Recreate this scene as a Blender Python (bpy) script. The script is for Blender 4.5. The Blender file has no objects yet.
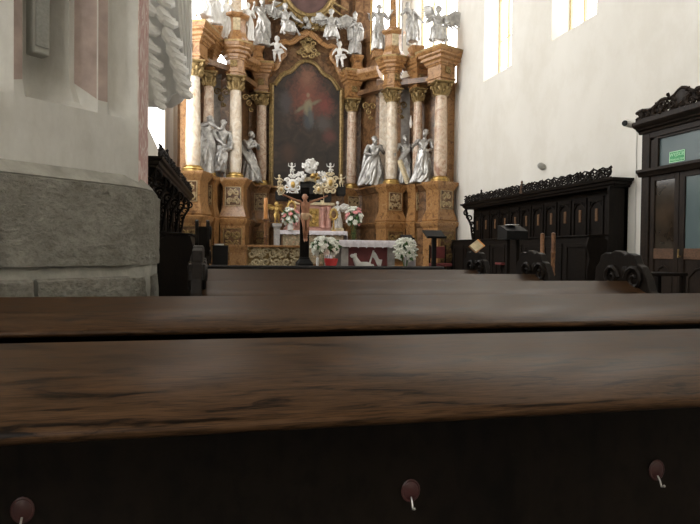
import bpy, bmesh, math, random
from mathutils import Vector, Matrix, Euler, noise
PI = math.pi; R = math.radians
C = bpy.context.scene.collection
rnd = random.Random(7)
# ------------------------------------------------------------------ camera
EYE = 1.12
cam_d = bpy.data.cameras.new('camera'); cam = bpy.data.objects.new('camera', cam_d); C.objects.link(cam)
cam_d.sensor_width = 36; cam_d.lens = 590/700*36; cam_d.clip_start = .02; cam_d.clip_end = 200
CM = Matrix.Rotation(R(-13.8), 3, 'Z') @ Matrix.Rotation(R(90-1.03), 3, 'X') @ Matrix.Rotation(R(.62), 3, 'Z')
cam.matrix_world = Matrix.Translation((0, 0, EYE)) @ CM.to_4x4()
bpy.context.scene.camera = cam
def at(px, py, Y=None, X=None, Z=None):
    d = CM @ Vector((px-350, 262-py, -590))
    if Y is not None: t = Y/d.y
    elif X is not None: t = X/d.x
    else: t = (Z-EYE)/d.z
    return Vector((d.x*t, d.y*t, EYE+d.z*t))
# ------------------------------------------------------------------ mesh builder
WP = {}
class MB:
    def __init__(s): s.v = []; s.f = []; s.m = []; s.cur = 0
    def add(s, vs, fs, M=None):
        b = len(s.v)
        s.v += [tuple(M @ Vector(v)) if M else tuple(v) for v in vs]
        s.f += [tuple(i+b for i in f) for f in fs]; s.m += [s.cur]*len(fs)
        return s
    def box(s, x0, x1, y0, y1, z0, z1, M=None):
        return s.add([(x0,y0,z0),(x1,y0,z0),(x1,y1,z0),(x0,y1,z0),(x0,y0,z1),(x1,y0,z1),(x1,y1,z1),(x0,y1,z1)],
              [(0,3,2,1),(4,5,6,7),(0,1,5,4),(1,2,6,5),(2,3,7,6),(3,0,4,7)], M)
    def loft(s, rings, cap=True, M=None, closed=True):
        n = len(rings[0]); vs = [p for r in rings for p in r]; fs = []
        for i in range(len(rings)-1):
            for j in range(n if closed else n-1):
                k = (j+1) % n
                fs.append((i*n+j, i*n+k, (i+1)*n+k, (i+1)*n+j))
        if cap: fs.append(tuple(range(n-1,-1,-1))); fs.append(tuple((len(rings)-1)*n+j for j in range(n)))
        return s.add(vs, fs, M)
    def lathe(s, prof, n=20, c=(0,0,0), M=None, rot=0, sq=None):
        rs = [[(c[0]+r*math.cos(rot+2*PI*j/n), c[1]+r*math.sin(rot+2*PI*j/n), c[2]+z) for j in range(n)] for r, z in prof]
        return s.loft(rs, True, M)
    def stack(s, prof, c=(0,0,0), rz=0, ax=1., ay=1., M=None):   # square section (half width, z)
        rs = []
        for h, z in prof:
            hx, hy = (h*ax, h*ay)
            pts = [(-hx,-hy),(hx,-hy),(hx,hy),(-hx,hy)]
            rs.append([(c[0]+x*math.cos(rz)-y*math.sin(rz), c[1]+x*math.sin(rz)+y*math.cos(rz), c[2]+z) for x, y in pts])
        return s.loft(rs, True, M)
    def ell(s, c, r, n=12, m=8, M=None):
        rx, ry, rz = r if hasattr(r, '__len__') else (r, r, r)
        rs = []
        for i in range(1, m):
            a = -PI/2+PI*i/m
            rs.append([(c[0]+rx*math.cos(a)*math.cos(2*PI*j/n), c[1]+ry*math.cos(a)*math.sin(2*PI*j/n), c[2]+rz*math.sin(a)) for j in range(n)])
        return s.loft(rs, True, M)
    def tube(s, pts, rad, n=8, M=None, flat=1.0):
        pts = [Vector(p) for p in pts]; N = len(pts)
        rad = rad if hasattr(rad, '__len__') else [rad]*N
        rs = []; up = None
        for i, p in enumerate(pts):
            t = (pts[min(i+1, N-1)]-pts[max(i-1, 0)])
            t = t.normalized() if t.length > 1e-9 else Vector((0,0,1))
            if up is None: up = Vector((0,1,0)) if abs(t.y) < .9 else Vector((1,0,0))
            u = (up - t*up.dot(t)); u = u.normalized() if u.length > 1e-6 else t.orthogonal().normalized()
            up = u; w = t.cross(u)
            rs.append([tuple(p + (u*math.cos(2*PI*j/n)*flat + w*math.sin(2*PI*j/n))*rad[i]) for j in range(n)])
        return s.loft(rs, True, M)
    def prism(s, poly, y0, y1, M=None):       # poly in (x,z), extruded along y
        n = len(poly)
        vs = [(x,y0,z) for x,z in poly]+[(x,y1,z) for x,z in poly]
        fs = [tuple(range(n)), tuple(range(2*n-1, n-1, -1))]+[(j, j+n, (j+1)%n+n, (j+1)%n) for j in range(n)]
        return s.add(vs, fs, M)
    def sweep(s, prof, path, cap=True):       # prof (out,z) ; path plan polyline [(x,y)], out = to the left-hand normal side (-y for +x travel)
        N = len(path); rs = []
        for i in range(N):
            p = Vector(path[i])
            d0 = (Vector(path[i])-Vector(path[i-1])).normalized() if i > 0 else None
            d1 = (Vector(path[i+1])-Vector(path[i])).normalized() if i < N-1 else None
            d0 = d0 or d1; d1 = d1 or d0
            n0 = Vector((d0.y,-d0.x)); n1 = Vector((d1.y,-d1.x))
            m = (n0+n1); m = m/max(m.length_squared/2, .3)
            rs.append([(p.x+m.x*o, p.y+m.y*o, z) for o, z in prof])
        return s.loft(rs, cap)
    def build(s, name, mats, parent=None, smooth=35, bevel=0, loc=None, label=None):
        me = bpy.data.meshes.new(name); me.from_pydata(s.v, [], s.f); me.update()
        bm = bmesh.new(); bm.from_mesh(me); bmesh.ops.recalc_face_normals(bm, faces=bm.faces[:]); bm.to_mesh(me); bm.free()
        mats = mats if isinstance(mats, (list, tuple)) else [mats]
        for m in mats: me.materials.append(m)
        me.polygons.foreach_set('material_index', s.m)
        if smooth:
            me.polygons.foreach_set('use_smooth', [True]*len(me.polygons)); me.set_sharp_from_angle(angle=R(smooth))
        o = bpy.data.objects.new(name, me); C.objects.link(o)
        if parent:
            o.parent = parent
            if parent.name in WP:                      # parts of this thing were laid out in room coordinates
                base = WP[parent.name]; me.transform(Matrix.Translation(-base)); WP[o.name] = base
        if loc is not None: o.location = loc
        if bevel:
            b = o.modifiers.new('bevel', 'BEVEL'); b.width = bevel; b.segments = 2; b.limit_method = 'ANGLE'
        if label: o['label'] = label
        return o
def thing(name, label, cat, loc=(0,0,0), rz=0, group=None):
    o = bpy.data.objects.new(name, None); C.objects.link(o); o.location = loc; o.rotation_euler = (0,0,rz)
    o.empty_display_size = .1; tag(o, label, cat, group); return o
def tag(o, label, cat, group=None):
    o['label'] = label; o['category'] = cat
    if group: o['group'] = group
    return o
def struct(o): o['kind'] = 'structure'; return o
def copy_tree(o, parent=None):
    c = o.copy(); C.objects.link(c)
    if parent: c.parent = parent
    for ch in list(o.children): copy_tree(ch, c)
    return c
# ------------------------------------------------------------------ materials
class NT:
    def __init__(s, name):
        s.m = bpy.data.materials.new(name); s.m.use_nodes = True; s.t = s.m.node_tree; s.t.nodes.clear()
        s.o = s.n('ShaderNodeOutputMaterial'); s.b = s.n('ShaderNodeBsdfPrincipled'); s.l(s.b, 0, s.o, 0)
        s.tc = s.n('ShaderNodeTexCoord')
    def n(s, ty, **k):
        nd = s.t.nodes.new(ty)
        for a, v in k.items():
            if hasattr(nd, a): setattr(nd, a, v)
            else: nd.inputs[a].default_value = v
        return nd
    def l(s, a, i, b, j): s.t.links.new(a.outputs[i], b.inputs[j])
    def map(s, sc=(1,1,1), rot=(0,0,0), loc=(0,0,0), co='Object'):
        m = s.n('ShaderNodeMapping'); m.inputs['Scale'].default_value = sc; m.inputs['Rotation'].default_value = rot; m.inputs['Location'].default_value = loc
        s.l(s.tc, co, m, 0); return m
    def noise(s, vec, scale, detail=4, rough=.55, dist=0):
        n = s.n('ShaderNodeTexNoise'); n.inputs['Scale'].default_value = scale; n.inputs['Detail'].default_value = detail
        n.inputs['Roughness'].default_value = rough; n.inputs['Distortion'].default_value = dist
        if vec: s.l(vec, 0, n, 'Vector')
        return n
    def ramp(s, src, out, stops):
        r = s.n('ShaderNodeValToRGB'); e = r.color_ramp.elements
        while len(e) < len(stops): e.new(.5)
        for i, (p, c) in enumerate(stops): e[i].position = p; e[i].color = (*c, 1) if len(c) == 3 else c
        s.l(src, out, r, 0); return r
    def mix(s, f, a, b, mode='MIX'):
        m = s.n('ShaderNodeMix', data_type='RGBA', blend_type=mode)
        for idx, v in ((0, f), (6, a), (7, b)):
            if isinstance(v, (int, float)): m.inputs[idx].default_value = v
            elif isinstance(v, tuple): m.inputs[idx].default_value = (*v[:3], 1)
            else: s.t.links.new(v, m.inputs[idx])
        return m
    def bump(s, src, out, st=.3, dist=.01, prev=None):
        b = s.n('ShaderNodeBump'); b.inputs['Strength'].default_value = st; b.inputs['Distance'].default_value = dist
        s.l(src, out, b, 'Height')
        if prev: s.l(prev, 0, b, 'Normal')
        s.l(b, 0, s.b, 'Normal'); return b
    def set(s, **k):
        for a, v in k.items(): s.b.inputs[a.replace('_', ' ')].default_value = (*v, 1) if isinstance(v, tuple) else v
        return s
def plain(name, col, rough=.5, metal=0, var=.25, scale=6, bump=0, bscale=40, spec=.5):
    t = NT(name); n = t.noise(t.map(), scale, 4)
    lo = tuple(c*(1-var) for c in col); hi = tuple(min(1, c*(1+var)) for c in col)
    r = t.ramp(n, 'Fac', [(.3, lo), (.7, hi)]); t.l(r, 0, t.b, 'Base Color'); t.set(Roughness=rough, Metallic=metal)
    t.b.inputs['Specular IOR Level'].default_value = spec
    if bump: t.bump(t.noise(t.map(), bscale, 4), 'Fac', bump, .01)
    return t.m
def wood(name, dark, light, rough=.4, gs=(1.3, 16, 16), bump=.12, coat=0, spec=.3):
    t = NT(name); mp0 = t.map(gs); oi = t.n('ShaderNodeObjectInfo'); mp = t.n('ShaderNodeVectorMath', operation='MULTIPLY_ADD')
    t.l(oi, 'Location', mp, 0); mp.inputs[1].default_value = (3.7, 3.7, 3.7); t.l(mp0, 0, mp, 2)
    w = t.noise(t.map((gs[0]*.5, gs[1]*.35, gs[2]*.35)), 1.6, 3, .5, .6)
    ad = t.n('ShaderNodeVectorMath', operation='ADD'); sc = t.n('ShaderNodeVectorMath', operation='SCALE'); sc.inputs['Scale'].default_value = 3.2
    t.l(w, 'Color', sc, 0); t.l(mp, 0, ad, 0); t.l(sc, 0, ad, 1)
    g = t.noise(ad, 1.5, 6, .62, .4)
    fine = t.noise(t.map((gs[0]*3, gs[1]*9, gs[2]*9)), 1.5, 3, .6)
    r1 = t.ramp(g, 'Fac', [(.34, dark), (.45, tuple((a+b*1.4)/2.4 for a, b in zip(dark, light))), (.62, light)])
    r2 = t.ramp(fine, 'Fac', [(.36, (.35,.35,.35)), (.52, (1,1,1))])
    m = t.mix(.8, r1.outputs[0], r2.outputs[0], 'MULTIPLY'); t.l(m, 2, t.b, 'Base Color')
    rr = t.n('ShaderNodeMapRange'); rr.inputs['To Min'].default_value = rough-.06; rr.inputs['To Max'].default_value = rough+.12
    t.l(g, 'Fac', rr, 0); t.l(rr, 0, t.b, 'Roughness')
    if bump: t.bump(fine, 'Fac', bump, .003)
    t.b.inputs['Specular IOR Level'].default_value = spec
    if coat: t.set(Coat_Weight=coat, Coat_Roughness=.25)
    return t.m
def marble(name, stops, scale=2.2, rough=.3, stretch=(1,1,.5), dist=2.2):
    t = NT(name); mp = t.map(stretch); n = t.noise(mp, scale, 7, .62, dist); n2 = t.noise(mp, scale*3.1, 5, .6, 1.2)
    r = t.ramp(n, 'Fac', stops); r2 = t.ramp(n2, 'Fac', [(.3, (.62,.58,.55)), (.62, (1,1,1))])
    m = t.mix(.7, r.outputs[0], r2.outputs[0], 'MULTIPLY'); t.l(m, 2, t.b, 'Base Color'); t.set(Roughness=rough); return t.m
M = {}
M['plaster'] = (lambda t: (lambda n, n2: (t.l(t.mix(.35, t.ramp(n, 'Fac', [(.3, (.70,.675,.615)), (.7, (.79,.77,.715))]).outputs[0], t.ramp(n2, 'Fac', [(.42, (.86,.84,.80)), (.56, (1,1,1))]).outputs[0], 'MULTIPLY'), 2, t.b, 'Base Color'), t.set(Roughness=.9), t.bump(t.noise(t.map(), 25, 4), 'Fac', .12, .01)))(t.noise(t.map((1,1,.6)), .55, 5), t.noise(t.map((1,1,.7)), 1.3, 7, .7)) and t.m)(NT('whitewashed_plaster'))
def _pier():
    t = NT('limewashed_pier'); n = t.noise(t.map(), 2.2, 6, .65); n2 = t.noise(t.map((1,1,.3)), 9, 6, .7)
    r = t.ramp(n, 'Fac', [(.3, (.53,.52,.485)), (.7, (.69,.68,.64))]); r2 = t.ramp(n2, 'Fac', [(.3, (.8,.78,.74)), (.6, (1,1,1))])
    m = t.mix(.6, r.outputs[0], r2.outputs[0], 'MULTIPLY'); t.l(m, 2, t.b, 'Base Color'); t.set(Roughness=.9)
    t.bump(t.noise(t.map((1,1,.5)), 16, 6, .6), 'Fac', .3, .02); return t.m
M['pier'] = _pier()
M['pink'] = plain('faded_pink_paint', (.40,.315,.28), .9, 0, .22, 9, .2, 22)
def _pinko():
    t = NT('pink_paint_with_white_arabesque'); mp = t.map((3,9,5.5)); n = t.noise(mp, 1.0, 2, .4, 1.6)
    r = t.ramp(n, 'Fac', [(.44, (.58,.36,.33)), (.475, (.76,.66,.62)), (.525, (.76,.66,.62)), (.56, (.58,.36,.33))])
    t.l(r, 0, t.b, 'Base Color'); t.set(Roughness=.9); return t.m
M['pinko'] = _pinko()
def _stone():
    t = NT('grey_sandstone'); n = t.noise(t.map(), 7, 8, .7); v = t.noise(t.map((1,1,1.6), (0,.5,0)), 34, 6, .7); big = t.noise(t.map(), 2.5, 3)
    r = t.ramp(n, 'Fac', [(.3, (.25,.235,.195)), (.7, (.44,.42,.365))]); r2 = t.ramp(v, 'Fac', [(.3, (.55,.55,.52)), (.55, (1,1,1))])
    m = t.mix(.8, r.outputs[0], r2.outputs[0], 'MULTIPLY'); t.l(m, 2, t.b, 'Base Color'); t.set(Roughness=.95)
    b = t.bump(v, 'Fac', 1.0, .03); t.bump(t.noise(t.map((1,1,1.3)), 12, 5), 'Fac', .6, .03, b); return t.m
M['stone'] = _stone()
M['chamfer'] = plain('smooth_grey_stone_edge', (.30,.29,.255), .95, 0, .25, 10, .5, 40)
M['mortar'] = plain('pale_lime_mortar', (.46,.45,.40), .95, 0, .2, 12, .4, 40)
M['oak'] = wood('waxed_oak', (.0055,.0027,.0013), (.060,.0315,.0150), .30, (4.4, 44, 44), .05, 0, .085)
M['oakdarkshade'] = wood('dark_shaded_oak', (.003,.002,.0015), (.009,.006,.004), .5, (6, 6, 1.5), .1, 0, .12)  # dark oak; shade under the book rests is put into this colour
M['stall'] = wood('blackened_oak', (.005,.0037,.003), (.012,.0085,.0062), .45, (8, 8, 1.4), .08, 0, .13)
M['door'] = wood('brown_black_oak', (.010,.007,.0055), (.027,.018,.0125), .42, (9, 9, 1.4), .08, 0, .15)
M['doorbrown'] = wood('worn_brown_oak', (.06,.032,.018), (.13,.07,.04), .45, (2, 2, 8), .08)
M['inlay'] = wood('amber_inlay', (.08,.042,.02), (.19,.105,.055), .4, (9, 9, 2), 0)
M['marble'] = marble('brown_orange_marble', [(.32,(.13,.058,.020)),(.43,(.31,.155,.056)),(.52,(.46,.255,.105)),(.60,(.34,.17,.065)),(.70,(.60,.41,.23))], 5.5, .28, (1,1,1), 1.2)
M['marbled'] = marble('dark_brown_marble', [(.30,(.05,.025,.012)),(.45,(.15,.078,.036)),(.56,(.23,.125,.06)),(.7,(.34,.21,.11))], 4.5, .28, (1,1,1), 1.2)
M['marblec'] = marble('rosy_cream_marble', [(.30,(.34,.17,.10)),(.42,(.56,.38,.27)),(.52,(.68,.53,.40)),(.68,(.78,.68,.55))], 2.6, .28, (1,1,.9), 3)
M['marblew'] = marble('pale_cream_marble', [(.30,(.48,.34,.22)),(.42,(.68,.56,.42)),(.55,(.78,.69,.56)),(.7,(.84,.78,.68))], 2.4, .28, (1,1,.8), 3)
M['gold'] = plain('old_gilding', (.52,.35,.12), .38, .85, .35, 14)
M['dullgold'] = plain('tarnished_gilding', (.30,.21,.09), .5, .6, .4, 14)
M['cream'] = plain('cream_gilt_relief', (.62,.52,.34), .5, .2, .3, 14)
M['panelrelief'] = plain('worn_gilt_relief', (.46,.35,.20), .5, .2, .35, 14)
M['white'] = plain('white_stucco', (.74,.73,.70), .55, 0, .1, 4)
M['silver'] = plain('silvered_statue_paint', (.45,.44,.42), .34, .45, .35, 9)
M['stucco'] = plain('white_limewash_stucco', (.87,.865,.85), .6, 0, .04, 3)
M['cloth'] = plain('white_linen', (.70,.66,.70), .9, 0, .08, 20, .2, 60)
M['flowerw'] = plain('white_petals', (.84,.85,.78), .7, 0, .08, 20)
M['flowerp'] = plain('pink_petals', (.80,.38,.38), .7, 0, .2, 20)
M['leaf'] = plain('green_leaves', (.06,.13,.04), .6, 0, .4, 20)
M['black'] = plain('black_lacquer', (.009,.009,.009), .5, 0, .2, 6, 0, 40, .2)
M['blackm'] = plain('matt_black', (.014,.013,.013), .7, 0, .2, 6)
M['flesh'] = plain('painted_flesh_wood', (.36,.165,.09), .5, 0, .2, 9)
M['loin'] = plain('gilt_loincloth', (.50,.33,.19), .45, .2, .2, 9)
M['wax'] = plain('orange_wax', (.62,.27,.08), .5, 0, .1, 8)
M['candlew'] = wood('turned_candle_wood', (.14,.06,.03), (.30,.15,.07), .4, (9,9,2), 0)
M['red'] = plain('dark_red_paint', (.15,.03,.03), .6, 0, .2, 6)
M['redv'] = plain('red_foil', (.55,.04,.04), .4, 0, .2, 6)
M['greystone'] = plain('grey_marble', (.36,.34,.32), .5, 0, .25, 8)
M['paper'] = plain('white_paper', (.8,.8,.78), .8, 0, .05, 5)
M['metal'] = plain('bright_steel', (.62,.62,.60), .3, .9, .1, 9)
M['plastic'] = plain('off_white_plastic', (.66,.65,.61), .5, 0, .05, 5)
M['speaker'] = plain('grey_speaker_shell', (.32,.315,.28), .55, 0, .08, 5)
M['grille'] = plain('grey_speaker_grille', (.25,.25,.225), .7, 0, .15, 90)
M['yellowwood'] = plain('ochre_window_wood', (.62,.50,.26), .6, 0, .12, 6)
M['floor'] = plain('grey_stone_floor', (.20,.18,.16), .45, 0, .25, 2)
M['ceil'] = plain('darkened_ceiling', (.26,.24,.21), .9, 0, .05, 1)  # unseen ceiling, darkened to cut its reflection in the pews
M['carpet'] = plain('dark_red_carpet', (.16,.04,.035), .95, 0, .25, 30)
def emis(name, col, st):
    t = NT(name); e = t.n('ShaderNodeEmission'); e.inputs[0].default_value = (*col, 1); e.inputs[1].default_value = st
    t.l(e, 0, t.o, 0); return t.m
def tint_glass():
    t = NT('blue_grey_door_glass'); n = t.noise(t.map((.4,.6,.5)), 1.4, 3)
    r = t.ramp(n, 'Fac', [(.35, (.085,.12,.125)), (.65, (.13,.17,.175))]); t.l(r, 0, t.b, 'Base Color'); t.set(Roughness=.15, Specular_IOR_Level=.12); return t.m
M['glass'] = tint_glass()
M['green'] = plain('green_safety_sign', (.06,.36,.14), .5, 0, .05, 6)
M['greenl'] = plain('pale_green_lettering', (.55,.9,.6), .5, 0, .05, 6)
# ------------------------------------------------------------------ ornament helpers
def spiral(cx, cz, r, a0, turns, n=14, grow=.12, sgn=1):
    return [(cx+r*(1-(1-grow)*i/n)*math.cos(a0+sgn*2*PI*turns*i/n), 0, cz+r*(1-(1-grow)*i/n)*math.sin(a0+sgn*2*PI*turns*i/n)) for i in range(n+1)]
def scroll_strip(mb, L, h, th, step, r, seed=1, M=None, prof=None):   # openwork of leafy S-scrolls along x
    q = random.Random(seed); n = max(1, int(round(L/step))); st = L/n
    for i in range(n):
        x = (i+.5)*st; hh = h*(prof(x/L) if prof else 1); s = 1 if i % 2 else -1
        for (cx, cz, rr, a, sg) in ((x-st*.22, hh*.35, hh*.33, PI/2, s), (x+st*.2, hh*.62, hh*.34, -PI/2, -s)):
            p = spiral(cx, cz, rr, a, 1.3, 12, .15, sg)
            mb.tube(p, [r*(1.15-.6*k/12) for k in range(13)], 6, M)
        for k in range(5):
            a = q.random()*2*PI; cx = x+(q.random()-.5)*st; cz = hh*(.15+.8*q.random())
            mb.tube([(cx, 0, cz), (cx+math.cos(a)*hh*.14, -r*.8, cz+math.sin(a)*hh*.14), (cx+math.cos(a+.5)*hh*.26, 0, cz+math.sin(a+.5)*hh*.26)], [r*.6, r*1.1, r*.3], 5, M)
def relief(mb, w, h, r, seed=1, M=None):       # leafy relief filling a w x h panel in the xz plane
    q = random.Random(seed)
    rows = max(1, int(round(h/(w*.55)))); dz = h/rows
    for i in range(rows):
        z = -h/2+(i+.5)*dz
        for s in (-1, 1):
            p = spiral(s*w*.24, z, min(w*.23, dz*.42), PI/2 if i % 2 else -PI/2, 1.25, 12, .2, s)
            mb.tube(p, [r*(1.2-.6*k/12) for k in range(13)], 5, M)
            for k in range(3):
                a = q.random()*2*PI; cx = s*w*.26+(q.random()-.5)*w*.3; cz = z+(q.random()-.5)*dz*.8
                mb.ell((cx, -r*.3, cz), (r*1.6, r*.9, r*1.2), 6, 4, M)
        mb.ell((0, 0, z), (r*1.5, r*1.3, dz*.3), 8, 5, M)
def cluster(mb, c, R3, n, r, seed, M=None, flat=.6):
    q = random.Random(seed)
    for i in range(n):
        u = q.random()*2*PI; w = q.uniform(-1, 1); s = math.sqrt(1-w*w); k = q.uniform(.55, 1)
        p = (c[0]+R3[0]*k*s*math.cos(u), c[1]+R3[1]*k*s*math.sin(u), c[2]+R3[2]*k*w)
        rr = r*q.uniform(.7, 1.3)
        E = Matrix.Translation(p) @ Euler((q.random()*3, q.random()*3, q.random()*3)).to_matrix().to_4x4()
        mb.ell((0,0,0), (rr, rr, rr*flat), 6, 4, (M @ E) if M else E)
# ------------------------------------------------------------------ figures (statues, putti, the crucified body)
def hand(mb, w, e, s=1.0, curl=.5, side=1):
    w = Vector(w); d = (w-Vector(e)).normalized(); a = d.orthogonal().normalized(); b = d.cross(a)
    pc = w+d*.05*s
    mb.tube([w-d*.02*s, w+d*.03*s, w+d*.085*s], [.026*s, .036*s, .034*s], 8, None, .6)
    for k, (o, L) in enumerate(((-.030,.060),(-.011,.072),(.009,.068),(.028,.052))):
        p0 = w+d*.07*s+b*o*s
        mb.tube([p0, p0+d*L*.55*s+a*curl*.012*s, p0+d*L*.9*s+a*curl*.045*s], [.0125*s, .0115*s, .009*s], 6)
    t0 = w+d*.025*s-b*.03*s*side
    mb.tube([t0, t0+d*.03*s-b*.028*s*side, t0+d*.062*s-b*.034*s*side+a*.012*s], [.014*s, .0135*s, .010*s], 6)
def wing(mb, root, tip, w, back=(0,.06,0), th=.018):
    root = Vector(root); tip = Vector(tip); ax = tip-root; dn = Vector((ax.z, 0, -ax.x)).normalized()
    if dn.z > 0: dn = -dn
    for row, (k0, lw, n) in enumerate(((.0, 1.0, 9), (.0, .6, 8), (0., .3, 7))):
        for i in range(n):
            f = (i+.6)/n; p = root+ax*f+Vector(back)*math.sin(PI*f)
            L = w*lw*(.45+.55*math.sin(PI*min(1, f*.75+.12))) ; d = (dn+ax.normalized()*(.15+.7*f)).normalized()
            o = Vector((0, -.012*row, 0))
            mb.tube([p+o, p+d*L*.6+o, p+d*L+o], [ax.length*.10*(1 if row else 1.05), ax.length*.085, ax.length*.03], 6, None, .3)
    mb.tube([root, root+ax*.5+Vector(back), tip], [.05, .05, .025], 7, None, .7)
def figure(J, robe=None, fat=1.0, hairs=0, beard=False, seed=0, hs=1.0, mantle=None, wings=None, extra=None, hat=None, hr=.105):
    q = random.Random(seed); mb = MB(); V = {k: Vector(v) for k, v in J.items()}
    pv, ch, nk, hd = V['pelvis'], V['chest'], V['neck'], V['head']; f = fat
    def sec(c, rx, ry, ang=0):
        return [(c.x+rx*math.cos(2*PI*j/14)*math.cos(ang)-ry*math.sin(2*PI*j/14)*math.sin(ang), c.y+rx*math.cos(2*PI*j/14)*math.sin(ang)+ry*math.sin(2*PI*j/14)*math.cos(ang), c.z) for j in range(14)]
    a1 = math.atan2(V['shR'].y-V['shL'].y, V['shR'].x-V['shL'].x); sw = (V['shR']-V['shL']).length/2; hw = (V['hipR']-V['hipL']).length/2
    wa = pv.lerp(ch, .48)
    mb.loft([sec(pv-Vector((0,0,.09*f)), hw*.9, .08*f), sec(pv, hw+.065*f, .115*f), sec(wa, sw*.68+.0*f, .098*f), sec(ch, sw*.86, .12*f, a1), sec(ch.lerp(nk, .6), sw*.92, .09*f, a1), sec(nk-Vector((0,0,.015)), .075, .065), sec(nk+Vector((0,0,.03)), .052, .055)])
    for s in 'LR':
        sh, el, ha = V['sh'+s], V['el'+s], V['ha'+s]
        k = 1.35 if robe else 1.0
        mb.tube([ch.lerp(sh, .7)+Vector((0,0,.03)), sh, sh.lerp(el, .5), el, el.lerp(ha, .4), ha], [.06*f, .068*f*k**.5, .055*f*k, .044*f*k, .042*f*k, .028*f], 9)
        hand(mb, ha, el, hs, .5, 1 if s == 'L' else -1)
        hp, kn, ft = V['hip'+s], V['kn'+s], V['ft'+s]
        mb.tube([hp+Vector((0,0,.03)), hp.lerp(kn, .4), kn, kn.lerp(ft, .35), ft+Vector((0,0,.06))], [.098*f, .088*f, .058*f, .058*f, .036*f], 9)
        td = V['to'+s] if 'to'+s in V else Vector((0, -.15, -.02))
        mb.tube([ft+Vector((0,0,.05)), ft+Vector((0,0,.045))-td.normalized()*.03, ft+td*.6+Vector((0,0,.035)), ft+td+Vector((0,0,.03))], [.042*f, .045*f, .042*f, .022*f], 8, None, .8)
    hx = hd-nk; mb.tube([nk-Vector((0,0,.02)), nk.lerp(hd, .7)], [.055, .05], 9)
    fd = V.get('face', Vector((0,-1,-.1))).normalized(); k = hr/.105
    mb.ell(hd, (.080*k, .092*k, .115*k), 14, 10)
    mb.ell(hd+fd*.05*k-Vector((0,0,.055*k)), (.05*k, .05*k, .052*k), 10, 6)          # jaw
    mb.tube([hd+fd*.085*k+Vector((0,0,.03*k)), hd+fd*.112*k-Vector((0,0,.015*k)), hd+fd*.092*k-Vector((0,0,.024*k))], [.010*k, .017*k, .012*k], 6)
    sx = Vector((-fd.y, fd.x, 0)).normalized()
    for s in (-1, 1):
        mb.ell(hd+fd*.082*k+sx*.033*s*k+Vector((0,0,.030*k)), .017*k, 6, 4); mb.ell(hd+sx*.085*s*k-Vector((0,0,.005)), (.015*k, .026*k, .032*k), 6, 4)
    mb.ell(hd+fd*.093*k-Vector((0,0,.058*k)), (.024*k, .014*k, .010*k), 6, 4)         # mouth
    mb.ell(hd-fd*.02*k+Vector((0,0,.035*k)), (.092*k, .098*k, .10*k), 12, 8)          # hair
    for i in range(14+hairs*14):
        u = q.random()*2*PI; w = q.uniform(-.25-.5*hairs, .95); v = Vector((math.cos(u)*math.sqrt(max(0, 1-w*w)), math.sin(u)*math.sqrt(max(0, 1-w*w)), w))
        if v.dot(fd) > .45 and v.z < .55: continue
        mb.ell(hd-fd*.02*k+Vector((0,0,.025*k))+v*.094*k, .026*k, 6, 4)
    if beard:
        for i in range(7): mb.ell(hd+fd*(.075-.004*i)+sx*.04*math.cos(i*2.4)+Vector((0,0,-.085-.02*(i % 3))), .03, 6, 4)
    if robe:
        hem, rx, ry = Vector(robe['hem']), robe.get('rx', .30), robe.get('ry', .24); tw = robe.get('tw', 1.0); nf = robe.get('n', 9); top = robe.get('top', wa)
        top = Vector(top); rs = []; n = 56; kn = (V['knL']+V['knR'])/2
        for i in range(11):
            t = i/10; c = top.lerp(hem, t) + (kn-top.lerp(hem, .55))*math.sin(PI*t)*robe.get('kk', .55)
            A = (.14+.02*f)+(rx-.16)*t**1.1; B = (.115+.01*f)+(ry-.125)*t**1.1
            am = .03+.19*t
            rr = []
            for j in range(n):
                th = 2*PI*j/n; ph = tw*t+q.random()*.0
                m = 1+am*(math.sin(nf*th+ph*3+seed)*.6+math.sin((nf*.5//1+2)*th-ph*2+seed*1.7)*.4)
                rr.append((c.x+A*m*math.cos(th), c.y+B*m*math.sin(th), c.z+.025*t*math.sin(3*th+seed)))
            rs.append(rr)
        mb.loft(rs)
    if robe:                                   # loose ridges of cloth over the hips, thighs and chest
        hem = Vector(robe['hem']); H_ = top.z-hem.z
        for i in range(11):
            a = 2*PI*(i+q.random()*.7)/11; a2 = a+q.uniform(-.7,.7); t0 = q.uniform(-.05,.35); t1 = min(1, t0+q.uniform(.45,.8)); pts = []
            for k in range(5):
                t = t0+(t1-t0)*k/4; c = top.lerp(hem, max(0, t))+(kn-top.lerp(hem, .55))*math.sin(PI*max(0, t))*robe.get('kk', .55); aa = a+(a2-a)*k/4+.15*math.sin(k*2+i)
                A = (.15+.02*f)+(rx-.16)*max(0, t)**1.1; B = (.12+.01*f)+(ry-.125)*max(0, t)**1.1
                pts.append(c+Vector((A*math.cos(aa), B*math.sin(aa), 0)))
            mb.tube(pts, [.018,.045*min(1,H_+.2),.05*min(1,H_+.2),.04*min(1,H_+.2),.02], 7)
        for i in range(5):
            s_ = q.choice((-1, 1)); p0 = V['shL' if s_ < 0 else 'shR']+Vector((0,-.03,.02)); p3 = pv+Vector((-s_*hw*q.uniform(.3,1.5), -.10, q.uniform(-.05,.16)))
            mb.tube([p0, p0.lerp(p3, .35)+Vector((0,-.10,0)), p0.lerp(p3, .7)+Vector((0,-.075,-.02)), p3], [.03,.032,.034,.02], 6)
    for mt in (mantle or []):
        pts, r = mt
        for o in (-.045, 0, .05):
            mb.tube([Vector(p)+Vector((o, -.01*abs(o)*10, o*.5)) for p in pts], [r*(.7+.4*math.sin(PI*i/(len(pts)-1))) for i in range(len(pts))], 8, None, .8)
    if hat:                                   # mitre
        mb.loft([sec(hd+Vector((0,0,.06)), .10, .105), sec(hd+Vector((0,0,.17)), .115, .10), sec(hd+Vector((0,0,.30)), .02, .03)])
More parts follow.
